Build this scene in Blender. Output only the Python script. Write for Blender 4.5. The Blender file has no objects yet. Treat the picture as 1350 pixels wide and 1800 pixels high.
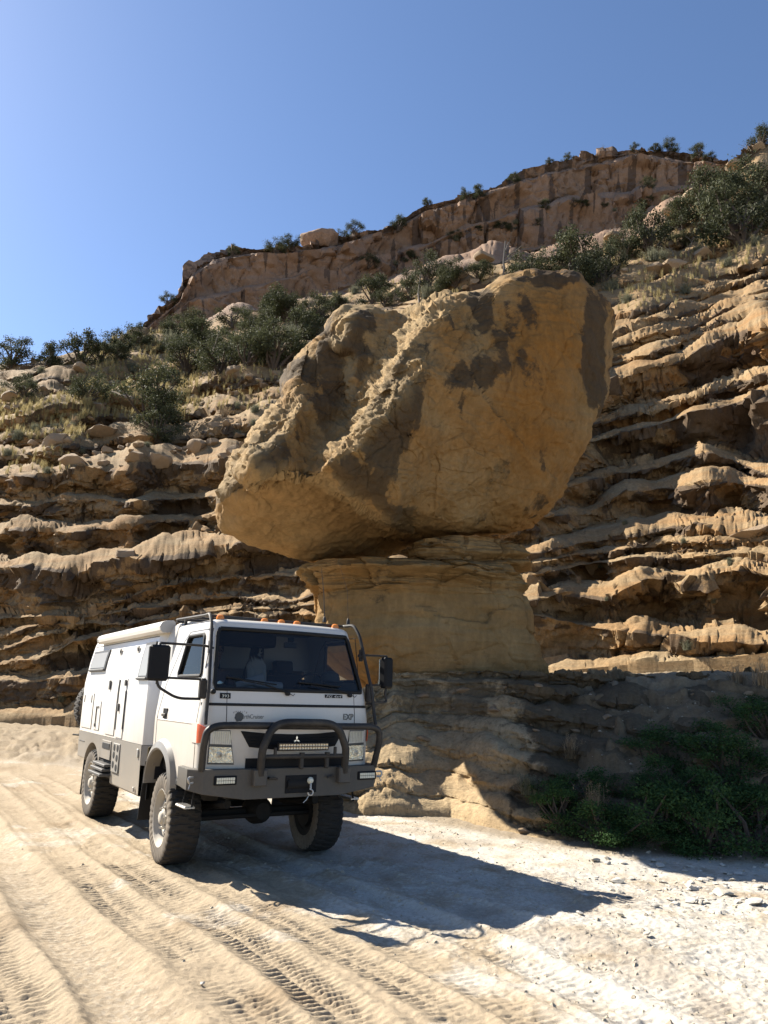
import bpy, bmesh, math, random
import numpy as np
from mathutils import Vector, Matrix
PI = math.pi
random.seed(7); rng = np.random.default_rng(7)
SC = bpy.context.scene
COL = SC.collection
# ------------------------------------------------------------------ camera
FPX, CAM_H = 1325.7, 1.793
PITCH, ROLL = math.radians(13.8), math.radians(-1.494)
cam_d = bpy.data.cameras.new('camera'); cam = bpy.data.objects.new('camera', cam_d); COL.objects.link(cam)
cam_d.sensor_fit = 'VERTICAL'; cam_d.sensor_height = 36.0; cam_d.lens = 36*FPX/1800
cam_d.clip_start = 0.05; cam_d.clip_end = 5000
_R = Vector((1,0,0)); _U = Vector((0,-math.sin(PITCH),math.cos(PITCH))); _F = Vector((0,math.cos(PITCH),math.sin(PITCH)))
_r = _R*math.cos(ROLL)-_U*math.sin(ROLL); _u = _R*math.sin(ROLL)+_U*math.cos(ROLL)
M = Matrix((( _r.x,_u.x,-_F.x,0),(_r.y,_u.y,-_F.y,0),(_r.z,_u.z,-_F.z,CAM_H),(0,0,0,1)))
cam.matrix_world = M
SC.camera = cam
# ------------------------------------------------------------------ sky, sun, exposure
SUN_AZ, SUN_EL = math.radians(-59.5), math.radians(39.5)      # azimuth from +Y towards +X
W = bpy.data.worlds.new('World'); SC.world = W; W.use_nodes = True
nt = W.node_tree; bg = nt.nodes['Background']
sky = nt.nodes.new('ShaderNodeTexSky'); sky.sky_type = 'NISHITA'; sky.sun_disc = False
sky.sun_elevation = SUN_EL; sky.sun_rotation = SUN_AZ; sky.altitude = 1700
sky.air_density = 1.0; sky.dust_density = 1.3; sky.ozone_density = 4.2
nt.links.new(sky.outputs[0], bg.inputs[0]); bg.inputs[1].default_value = 0.068
sl = bpy.data.lights.new('sun', 'SUN'); sl.energy = 5.0; sl.angle = math.radians(0.5); sl.color = (1.0, 0.93, 0.82)
so = bpy.data.objects.new('sun', sl); COL.objects.link(so)
SUN = Vector((math.sin(SUN_AZ)*math.cos(SUN_EL), math.cos(SUN_AZ)*math.cos(SUN_EL), math.sin(SUN_EL)))
so.rotation_euler = SUN.to_track_quat('Z', 'Y').to_euler()
SC.view_settings.view_transform = 'Standard'; SC.view_settings.look = 'None'
SC.view_settings.exposure = 1.58; SC.view_settings.gamma = 1.0
SC.cycles.max_bounces = 8; SC.cycles.transparent_max_bounces = 12

# ------------------------------------------------------------------ pixel <-> world helpers (photo pixels 1350x1800)
def rays(px, py):
    px = np.asarray(px, float); py = np.asarray(py, float)
    x = (px-675)/FPX; y = (900-py)/FPX
    c, s = math.cos(ROLL), math.sin(ROLL)
    X = x*c+y*s; up = -x*s+y*c
    Y = math.cos(PITCH)-up*math.sin(PITCH); Z = math.sin(PITCH)+up*math.cos(PITCH)
    return X/Y, Z/Y                                    # slopes per metre of depth
def at(px, py, y):
    a, b = rays(px, py); return np.stack([a*y, np.broadcast_to(y, np.shape(a))*1.0, CAM_H+b*y], -1)
def project(P):
    P = np.asarray(P, float); X, Y, Z = P[...,0], P[...,1], P[...,2]-CAM_H
    fw = Y*math.cos(PITCH)+Z*math.sin(PITCH); up = -Y*math.sin(PITCH)+Z*math.cos(PITCH)
    c, s = math.cos(ROLL), math.sin(ROLL)
    fw = np.where(fw > 0.01, fw, 0.01)
    return 675+FPX*(X*c-up*s)/fw, 900-FPX*(X*s+up*c)/fw
def px_of_az(a):                                        # photo x of a ground azimuth slope near the horizon row
    return 675+FPX*np.asarray(a)*0.98

# ------------------------------------------------------------------ noise
_perm = np.random.default_rng(3).permutation(4096).astype(np.int32)
_g = np.random.default_rng(4).normal(size=(4096,3)); _g /= np.linalg.norm(_g,axis=1)[:,None]; _g = _g.astype(np.float32)
def perlin(P):
    P = np.asarray(P, np.float32); sh = P.shape[:-1]; P = P.reshape(-1,3)
    i = np.floor(P).astype(np.int32); f = P-i; u = f*f*f*(f*(f*6-15)+10)
    out = 0
    for dx in (0,1):
        hx = _perm[(i[:,0]+dx) & 4095]; wx = u[:,0] if dx else 1-u[:,0]
        for dy in (0,1):
            hy = _perm[(hx+i[:,1]+dy) & 4095]; wy = u[:,1] if dy else 1-u[:,1]
            for dz in (0,1):
                h = _perm[(hy+i[:,2]+dz) & 4095]; wz = u[:,2] if dz else 1-u[:,2]
                g = _g[h]
                d = g[:,0]*(f[:,0]-dx)+g[:,1]*(f[:,1]-dy)+g[:,2]*(f[:,2]-dz)
                out = out+d*(wx*wy*wz)
    return (out*1.5).reshape(sh)
def fbm(P, o=4, gain=0.5, lac=2.03):
    P = np.asarray(P, np.float32); a = 1.0; t = 0; n = 0
    for k in range(o):
        t = t+a*perlin(P+k*17.3); n += a; a *= gain; P = P*lac
    return t/n*1.4
def fb2(x, y, o=4, z=0.0): return fbm(np.stack(np.broadcast_arrays(x, y, np.full(1, z)), -1), o)
def ridged(P, o=3):
    a = 1.0; t = 0; P = np.asarray(P, np.float32)
    for k in range(o):
        t = t+a*(1-np.abs(perlin(P+k*9.1))*2); a *= .5; P = P*2.1
    return t/1.75
def worley(P):                                          # distance to the nearest jittered lattice point
    P = np.asarray(P, np.float32); sh = P.shape[:-1]; P = P.reshape(-1,3); i = np.floor(P).astype(np.int32)
    best = np.full(len(P), 9.0, np.float32)
    for dx in (-1,0,1):
        for dy in (-1,0,1):
            for dz in (-1,0,1):
                c = i+np.array([dx,dy,dz],np.int32)
                h = _perm[(_perm[(_perm[c[:,0]&4095]+c[:,1])&4095]+c[:,2])&4095]
                q = c+(_g[h]*0.5+0.5)
                best = np.minimum(best, ((q-P)**2).sum(1))
    return np.sqrt(best).reshape(sh)
def cells(P, edge=False):                               # hash of the nearest jittered lattice point: flat-faced broken blocks
    P = np.asarray(P, np.float32); sh = P.shape[:-1]; P = P.reshape(-1,3); i = np.floor(P).astype(np.int32)
    best = np.full(len(P), 9.0, np.float32); sec = best.copy(); bid = np.zeros(len(P), np.int32)
    for dx in (-1,0,1):
        for dy in (-1,0,1):
            for dz in (-1,0,1):
                c = i+np.array([dx,dy,dz],np.int32)
                h = _perm[(_perm[(_perm[c[:,0]&4095]+c[:,1])&4095]+c[:,2])&4095]
                d = ((c+(_g[h]*0.42+0.5)-P)**2).sum(1); m = d < best
                sec = np.where(m, best, np.minimum(sec, d)); bid = np.where(m, h, bid); best = np.where(m, d, best)
    v = (bid/4095.*2-1).astype(np.float32).reshape(sh)
    return (v, (np.sqrt(sec)-np.sqrt(best)).reshape(sh)) if edge else v
def sstep(a, b, x):
    t = np.clip((x-a)/(b-a), 0, 1); return t*t*(3-2*t)

# ------------------------------------------------------------------ object helpers
def link(name, me, mat=None, parent=None):
    o = bpy.data.objects.new(name, me); COL.objects.link(o)
    if mat is not None and not me.materials:
        for m in (mat if isinstance(mat, (list, tuple)) else [mat]): me.materials.append(m)
    if parent is not None: o.parent = parent
    return o
def tag(o, label=None, cat=None, group=None, kind=None):
    if label: o['label'] = label
    if cat: o['category'] = cat
    if group: o['group'] = group
    if kind: o['kind'] = kind
    return o
def empty(name, loc=(0,0,0), rz=0.0):
    o = bpy.data.objects.new(name, None); COL.objects.link(o); o.location = loc; o.rotation_euler = (0,0,rz); o.empty_display_size = 0.2
    return o
def np_mesh(name, V, faces_q=None, faces_t=None, smooth=True, attrs=None, mats=None):
    V = np.asarray(V, np.float32); me = bpy.data.meshes.new(name)
    me.vertices.add(len(V)); me.vertices.foreach_set('co', V.ravel())
    loops = []; starts = []; n = 0
    if faces_q is not None and len(faces_q):
        q = np.asarray(faces_q, np.int32); loops.append(q.ravel()); starts.append(np.arange(len(q))*4+n); n += q.size
    if faces_t is not None and len(faces_t):
        t = np.asarray(faces_t, np.int32); loops.append(t.ravel()); starts.append(np.arange(len(t))*3+n); n += t.size
    L = np.concatenate(loops); S = np.concatenate(starts).astype(np.int32)
    me.loops.add(len(L)); me.loops.foreach_set('vertex_index', L)
    me.polygons.add(len(S)); me.polygons.foreach_set('loop_start', S)
    me.update(calc_edges=True)
    me.polygons.foreach_set('use_smooth', np.full(len(S), smooth, bool))
    for k, a in (attrs or {}).items():
        at_ = me.attributes.new(k, 'FLOAT', 'POINT'); at_.data.foreach_set('value', np.asarray(a, np.float32).ravel())
    me.validate()
    return me
def grid_faces(nr, nc, wrap=False):
    i = np.arange(nr*nc).reshape(nr, nc)
    if wrap: i = np.concatenate([i, i[:, :1]], 1)
    return np.stack([i[:-1,:-1], i[:-1,1:], i[1:,1:], i[1:,:-1]], -1).reshape(-1,4)
def grid_normals(G, wrap=False):
    if wrap:
        du = np.roll(G,-1,1)-np.roll(G,1,1)
    else: du = np.gradient(G, axis=1)
    dv = np.gradient(G, axis=0); n = np.cross(du, dv); l = np.linalg.norm(n,axis=-1,keepdims=True)
    return n/np.maximum(l,1e-9)
def smooth_normals(N, k=2):
    for _ in range(k):
        N = N+np.roll(N,1,0)+np.roll(N,-1,0)+np.roll(N,1,1)+np.roll(N,-1,1)
        N = N/np.maximum(np.linalg.norm(N,axis=-1,keepdims=True),1e-9)
    return N

# ------------------------------------------------------------------ materials
class NT:
    def __init__(s, name):
        s.m = bpy.data.materials.new(name); s.m.use_nodes = True; s.t = s.m.node_tree; s.b = s.t.nodes['Principled BSDF']
        s.b.inputs['Specular IOR Level'].default_value = 0.25
    def n(s, ty, **kw):
        q = s.t.nodes.new(ty)
        for k, v in kw.items():
            if k in q.inputs.keys() if isinstance(k,str) else False: q.inputs[k].default_value = v
            else: setattr(q, k, v)
        return q
    def l(s, a, b): s.t.links.new(a, b)
    def pos(s, scale=(1,1,1), coord='Object'):
        tc = s.n('ShaderNodeTexCoord'); mp = s.n('ShaderNodeMapping'); mp.inputs['Scale'].default_value = scale
        s.l(tc.outputs[coord], mp.inputs[0]); return mp.outputs[0]
    def noise(s, vec, scale, detail=4, rough=.55, dist=0.0):
        q = s.n('ShaderNodeTexNoise'); q.inputs['Scale'].default_value = scale; q.inputs['Detail'].default_value = detail
        q.inputs['Roughness'].default_value = rough; q.inputs['Distortion'].default_value = dist
        s.l(vec, q.inputs['Vector']); return q.outputs['Fac']
    def ramp(s, fac, stops):
        q = s.n('ShaderNodeValToRGB'); e = q.color_ramp.elements
        while len(e) < len(stops): e.new(0.5)
        for i, (p, c) in enumerate(stops):
            e[i].position = p; e[i].color = (c if len(c) == 4 else (*c, 1)) if isinstance(c, (tuple,list)) else (c,c,c,1)
        s.l(fac, q.inputs[0]); return q.outputs[0]
    def mix(s, fac, a, b, mode='MIX'):
        q = s.n('ShaderNodeMix', data_type='RGBA', blend_type=mode)
        for v, i in ((fac,0),(a,6),(b,7)):
            if isinstance(v, (int,float)): q.inputs[i].default_value = v
            elif isinstance(v, tuple): q.inputs[i].default_value = (*v,1)[:4]
            else: s.l(v, q.inputs[i])
        return q.outputs[2]
    def attr(s, name):
        q = s.n('ShaderNodeAttribute'); q.attribute_name = name; return q.outputs['Fac']
    def math(s, op, a, b=0.0):
        q = s.n('ShaderNodeMath', operation=op)
        for v, i in ((a,0),(b,1)):
            if isinstance(v,(int,float)): q.inputs[i].default_value = v
            else: s.l(v, q.inputs[i])
        return q.outputs[0]
    def col(s, c):
        if isinstance(c, tuple): s.b.inputs['Base Color'].default_value = (*c,1)
        else: s.l(c, s.b.inputs['Base Color'])
    def rough(s, v):
        if isinstance(v,(int,float)): s.b.inputs['Roughness'].default_value = v
        else: s.l(v, s.b.inputs['Roughness'])
    def bump(s, h, strength=.5, dist=.02):
        q = s.n('ShaderNodeBump'); q.inputs['Strength'].default_value = strength; q.inputs['Distance'].default_value = dist
        s.l(h, q.inputs['Height']); s.l(q.outputs[0], s.b.inputs['Normal'])
def simple(name, c, rough=.5, metal=0.0, spec=.3, dust=0.0, coat=0.0, dustcol=(.42,.34,.24)):
    q = NT(name); q.b.inputs['Metallic'].default_value = metal; q.b.inputs['Specular IOR Level'].default_value = spec
    if coat: q.b.inputs['Coat Weight'].default_value = coat; q.b.inputs['Coat Roughness'].default_value = .08
    v = q.pos()
    if dust:
        f = q.noise(v, 3.1, 6, .65); f2 = q.noise(v, 40, 3)
        fac = q.math('MULTIPLY', q.ramp(f, [(.35,0.0),(.75,1.0)]), q.math('MULTIPLY', f2, dust*1.7))
        q.col(q.mix(fac, c, dustcol)); q.rough(q.math('ADD', q.math('MULTIPLY', fac, .5), rough))
    else:
        f = q.noise(v, 9, 4); q.col(q.mix(f, tuple(x*.93 for x in c), tuple(min(1,x*1.06) for x in c))); q.rough(rough)
    return q.m

# ------------------------------------------------------------------ rock and ground materials
def stone_mat(name, light, tan, orange, dark, layer=5.0, varn_bias=.55, fine=.5, grain=(.62,1.28), specks=.5):
    q = NT(name); v = q.pos(); vl = q.pos((.35,.35,layer))
    n1 = q.noise(v, .33, 5, .6); n2 = q.noise(v, 1.7, 6, .65); n3 = q.noise(vl, .8, 6, .6, .6); n4 = q.noise(v, 14, 4, .7)
    base = q.mix(q.ramp(n1, [(.35,0.0),(.65,1.0)]), tan, light)
    base = q.mix(q.math('MULTIPLY', q.ramp(n3, [(.40,0.0),(.68,1.0)]), .55), base, orange)
    base = q.mix(q.math('MULTIPLY', q.attr('orange'), .85), base, q.mix(n2, orange, tuple(c*.8 for c in orange)))
    vf = q.math('ADD', q.math('MULTIPLY', q.attr('varnish_shade'), .62), q.math('MULTIPLY', q.math('ADD', n2, q.noise(v, .5, 3)), .42))
    n6 = q.noise(v, 6.5, 6, .75); vf = q.math('ADD', vf, q.math('MULTIPLY', q.math('SUBTRACT', n6, .5), .42))
    vf = q.ramp(vf, [(varn_bias+.03,0.0),(varn_bias+.12,1.0)])
    # vertical streaks of varnish
    vs = q.noise(q.pos((1.6,1.6,.12)), 1.3, 4, .6, .4)
    st = q.math('MULTIPLY', q.ramp(vs, [(.56,0.0),(.74,1.0)]), q.ramp(n1, [(.4,0.0),(.6,.8)]))
    base = q.mix(q.math('MULTIPLY', st, .55), base, dark)
    base = q.mix(q.math('MULTIPLY', vf, .82), base, dark)
    base = q.mix(q.math('MULTIPLY', q.attr('pale'), .8), base, light)
    base = q.mix(1.0, base, q.ramp(n4, [(.2,grain[0]),(.8,grain[1])]), 'MULTIPLY')
    base = q.mix(1.0, base, q.ramp(q.noise(q.pos((1,1,.25)), 5.5, 6, .7, .5), [(.3,.80),(.7,1.15)]), 'MULTIPLY')
    base = q.mix(q.math('MULTIPLY', q.ramp(q.noise(v, 24, 2, .5), [(.64,0.0),(.72,1.0)]), specks), base, dark)
    q.col(base); q.rough(.92); q.b.inputs['Specular IOR Level'].default_value = .12
    h = q.math('ADD', q.math('MULTIPLY', n4, .5), q.math('MULTIPLY', q.noise(v, 45, 5, .75), .35))
    h = q.math('ADD', h, q.math('MULTIPLY', q.noise(q.pos((.6,.6,9)), 2.4, 5, .6, .8), .5))
    q.bump(h, fine, .06)
    return q.m
M_cliff = stone_mat('cliff_sandstone', (.275,.205,.118), (.20,.13,.064), (.24,.118,.038), (.058,.043,.032))
M_boulder = stone_mat('boulder_sandstone', (.27,.192,.096), (.19,.118,.046), (.245,.114,.028), (.042,.032,.022), layer=1.4, varn_bias=.63, fine=.45, grain=(.80,1.14), specks=.12)
M_mesa = stone_mat('mesa_sandstone', (.27,.19,.138), (.205,.138,.095), (.23,.135,.08), (.07,.052,.043), layer=1.0, varn_bias=.66, fine=.8)

# ------------------------------------------------------------------ ground
FOOT = np.array([(40,5.5),(14,7.6),(8,8.6),(4.9,9.3),(3.2,9.55),(2.2,9.9),(1.3,10.8),(0.4,11.9),(-1.8,13.5),(-6,16.6),(-14,20.5),(-30,29),(-60,46),(-200,120)], float)
def poly_dist(x, y, P):                                  # signed distance (positive to the right-hand side walking along P) and arc length
    best = np.full(np.shape(x), 1e9); sg = np.zeros(np.shape(x)); arc = np.zeros(np.shape(x)); L0 = 0
    for (ax, ay), (bx, by) in zip(P[:-1], P[1:]):
        dx, dy = bx-ax, by-ay; l2 = dx*dx+dy*dy; l = math.sqrt(l2)
        t = np.clip(((x-ax)*dx+(y-ay)*dy)/l2, 0, 1); qx = x-(ax+t*dx); qy = y-(ay+t*dy); d = np.hypot(qx, qy)
        cr = (dx*qy-dy*qx); m = d < best
        best = np.where(m, d, best); sg = np.where(m, -np.sign(cr), sg); arc = np.where(m, L0+t*l, arc); L0 += l
    return best*sg, arc
def smooth_poly(P, it=3):
    P = np.asarray(P, float)
    for _ in range(it):
        Q = np.empty((2*len(P)-2, 2)); Q[0::2] = P[:-1]*.75+P[1:]*.25; Q[1::2] = P[:-1]*.25+P[1:]*.75
        P = np.vstack([P[:1], Q[1:-1], P[-1:]])
    return P
FOOT = smooth_poly(FOOT, 2)
def gnd_px(L): 
    a, b = rays([p[0] for p in L],[p[1] for p in L]); y = -CAM_H/b; return np.stack([a*y, y], -1)
TRACK = gnd_px([(690,1870),(620,1800),(480,1690),(330,1597),(200,1510),(90,1430),(10,1382),(-70,1340),(-170,1300)])
_d = TRACK[0]-TRACK[1]; TRACK = np.vstack([TRACK[0]+_d/np.linalg.norm(_d)*6, TRACK]); _d = TRACK[-1]-TRACK[-2]
TRACK = np.vstack([TRACK, TRACK[-1]+_d/np.linalg.norm(_d)*60]); TRACK = smooth_poly(TRACK, 2)
def terrain(x, y, detail=True):
    x = np.asarray(x, float); y = np.asarray(y, float)
    s, _ = poly_dist(x, y, FOOT)
    wob = fb2(x*.35, y*.35, 3)
    s = s+wob*.55+fb2(x*1.3,y*1.3,3,5.)*.16+fb2(x*4.,y*4.,3,15.)*.03
    A = np.interp(x, [-40,-14,-6,-1.5,.5,3,8,40], [1.0,.5,.5,.85,1.9,2.36,2.45,3.2])
    wd = np.interp(x, [-40,-14,-6,-1.5,.5,2,4,10], [5.5,5,3.6,2.0,1.75,2.3,3.9,4.2])
    s = s-(.75+1.1*sstep(4.,1.5,x))*sstep(-.9,.3,x)*sstep(16,11,x)
    t = s/wd
    prof = np.interp(t, [-.25,0,.12,.35,.62,.85,1.05,1.4,3,30], [0,.02,.10,.40,.70,.90,.985,1.0,1.03,1.5])
    h = A*prof
    h = h+.016*np.clip(y-12,0,40)*np.clip(1-prof,0,1)+.012*np.clip(-x-3,0,40)
    lay = h/.27+fb2(x*.4,y*.4,2,2.)*.8                  # thin ledges on the bank
    m = sstep(.06,.3,prof)*(1-sstep(.93,1.0,prof))
    lay = lay+fb2(x*1.6,y*1.6,4,6.)*.8
    st = np.floor(lay)+sstep(.70,.92,lay-np.floor(lay))
    h = h+m*(.5+.36*sstep(1.6,3.,x))*(st-lay)*.27
    if detail:
        h = h+m*(fb2(x*1.8,y*1.8,4,1.)*.09+fb2(x*4.2,y*4.2,4,4.)*.06)
        h = h+sstep(.75,1.0,t)*(fb2(x*.9,y*.9,4,21.)*.05+fb2(x*3.3,y*3.3,3,22.)*.05)*(1-sstep(1.9,3.0,t)*.6)
        off = 1-sstep(-.1,.1,t)
        flat = sstep(1.5,4.5,np.hypot(x+.6,y-10.6))
        h = h+off*flat*fb2(x*.5,y*.5,3,8.)*.05
        near = (np.hypot(x,y) < 45)
        h = h+np.where(near, fb2(x*5,y*5,4,3.)*.016+fb2(x*19,y*19,3,6.)*.0065, 0)
    return h
def ground_field(x, y):
    h = terrain(x, y); q, arc = poly_dist(x, y, TRACK)
    q = q+fb2(arc*.25,arc*0,2,4.)*.05
    road = np.zeros_like(h)
    lugs = np.zeros_like(h); smoothm = np.zeros_like(h)
    rr = np.random.default_rng(11)
    # ruts : (offset, half width, depth, lug depth)
    for o, w, d, lg, per in ((0.00,.17,.028,.020,.085),(-.42,.16,.020,.014,.085),(.55,.15,.022,.015,.078),(.98,.16,.018,.011,.085),(1.55,.17,.03,.010,.085),(-1.02,.22,.05,.003,.08),(-1.62,.20,.03,.016,.085),(-2.2,.2,.03,.010,.08),(2.1,.2,.022,.006,.08),(-3.2,.25,.03,.012,.09),(2.9,.2,.02,.006,.08)):
        e = (q-o+fb2(arc*.18+o*7,arc*0,2,1.)*.12)/w
        p = np.exp(-(np.abs(e)**3.2)); berm = np.exp(-((np.abs(e)-1.35)/.28)**2)
        road += -d*p+d*.55*berm
        side = np.where(e > 0, 1, -1)
        ph = arc/(per*.78)+np.abs(e)*.42+side*.25
        lug = sstep(-.25,.35,np.sin(2*PI*ph))*(.35+.65*sstep(.12,.3,np.abs(e)))
        lugs += .95*lg*p*(lug-.5)*np.clip(.15+1.7*np.clip(fb2(arc*.9+o*3,q*1.3,3,3.)+.35,0,1),0,1.5)
        smoothm = np.maximum(smoothm, p*(1 if lg < .004 else .2))
    near = np.hypot(x,y) < 26
    s, _ = poly_dist(x, y, FOOT); off = 1-sstep(-1.4,-.2,s)
    h = h+off*np.where(near, road+lugs, road*.6)
    # loose lumpy soil right of the road and in the bottom left corner
    lump = (np.clip(fb2(x*7,y*7,4,2.)-.05,0,1)*.022+np.clip(fb2(x*23,y*23,3,5.),0,1)*.014)*np.clip(sstep(.6,2.4,np.where(q>0,q,0))+sstep(-1.9,-2.8,q),0,1)*off
    return h+np.where(near, lump, 0), q, s
def make_ground():
    az = np.concatenate([np.linspace(-180,-75,24)[:-1], np.linspace(-75,-33,40)[:-1], np.linspace(-33,33,620), np.linspace(33,75,40)[1:], np.linspace(75,180,24)[1:]])
    rr = np.linspace(0.6, 40, 6000); dens = np.where(rr < 4.3, 12, np.where(rr < 9.2, 95, np.where(rr < 17.5, 23, 4.)))
    c = np.cumsum(dens)*(rr[1]-rr[0]); nR = 760; rad = np.interp(np.linspace(c[0], c[-1], nR), c, rr)
    rad = np.concatenate([[0.05], rad, [46,55,70,100,160,300,700,1500]])
    a = np.radians(az)[None,:]; r = rad[:,None]; X = np.sin(a)*r; Y = np.cos(a)*r
    h, q, s = ground_field(X, Y)
    far = sstep(45, 90, r); h = h*(1-far)+0.6*far
    # pale alkali crust on the right-hand wash, tan sand on the road
    n = fb2(X*.45,Y*.45,4,9.); n2 = fb2(X*1.9,Y*1.9,4,2.)
    pale = sstep(.25, 2.0, q+n*1.3+n2*.35)*(1-sstep(.8,2.0,s)*.6)
    pale = np.maximum(pale, .85*sstep(.12,.3,n+n2*.35)*sstep(-1.4,-.6,q)*.6)
    pale = pale*np.clip(.75+.7*n2, 0, 1)
    pale = np.maximum(pale, .30*(1-sstep(-.2,.35,np.abs(q+1.02)-.25)))
    soil_shade = sstep(1.9,3.2,X+.6*n)*sstep(.1,.5,s)*sstep(4.6,3.4,s-.25*np.clip(X-4,0,9))*np.clip(.85+.5*n2,0,1)  # dark bank soil, with part of the bank's shade painted into it
    dark = sstep(.1,.5,fb2(X*.8,Y*.8,4,12.)+.15*n2)*(1-sstep(-.5,.5,s))
    rock = sstep(.15,.6,s)
    V = np.stack([X,Y,h],-1).reshape(-1,3)
    me = np_mesh('ground', V, grid_faces(len(rad), len(az)), attrs=dict(pale=pale, damp=dark, rock=rock, soil_shade=soil_shade))
    q = NT('desert_ground'); v = q.pos()
    n1 = q.noise(v, 1.3, 6, .6); n2 = q.noise(v, 22, 6, .7); n3 = q.noise(v, 160, 3, .7)
    tan = q.mix(n1, (.32,.253,.170), (.385,.312,.218)); white = q.mix(n1, (.42,.385,.32), (.555,.52,.46))
    pf = q.ramp(q.math('ADD', q.attr('pale'), q.math('MULTIPLY', q.math('SUBTRACT', n2, .5), .7)), [(.25,0.0),(.8,1.0)])
    c = q.mix(pf, tan, white)
    c = q.mix(q.math('MULTIPLY', q.attr('damp'), .45), c, (.19,.128,.07))
    rk = q.mix(q.noise(q.pos((.4,.4,6)), 1.1, 5, .6, .7), (.20,.148,.092), (.29,.235,.16))
    c = q.mix(q.math('MULTIPLY', q.attr('rock'), .8), c, rk)
    c = q.mix(q.math('MULTIPLY', q.math('MULTIPLY', q.attr('soil_shade'), .92), q.ramp(q.noise(q.pos((.5,.5,3.5)), 1.4, 5, .65, .6), [(.36,.72),(.56,1.0)])), c, q.mix(n2, (.085,.060,.033), (.165,.118,.068)))
    c = q.mix(1.0, c, q.ramp(n2, [(.2,.70),(.8,1.16)]), 'MULTIPLY'); c = q.mix(1.0, c, q.ramp(n3, [(.25,.78),(.75,1.14)]), 'MULTIPLY')
    q.col(c); q.rough(.95); q.b.inputs['Specular IOR Level'].default_value = .1
    q.bump(q.math('ADD', q.math('MULTIPLY', n2, .7), q.math('MULTIPLY', n3, .4)), .65, .03)
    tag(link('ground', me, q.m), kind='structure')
make_ground()

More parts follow.
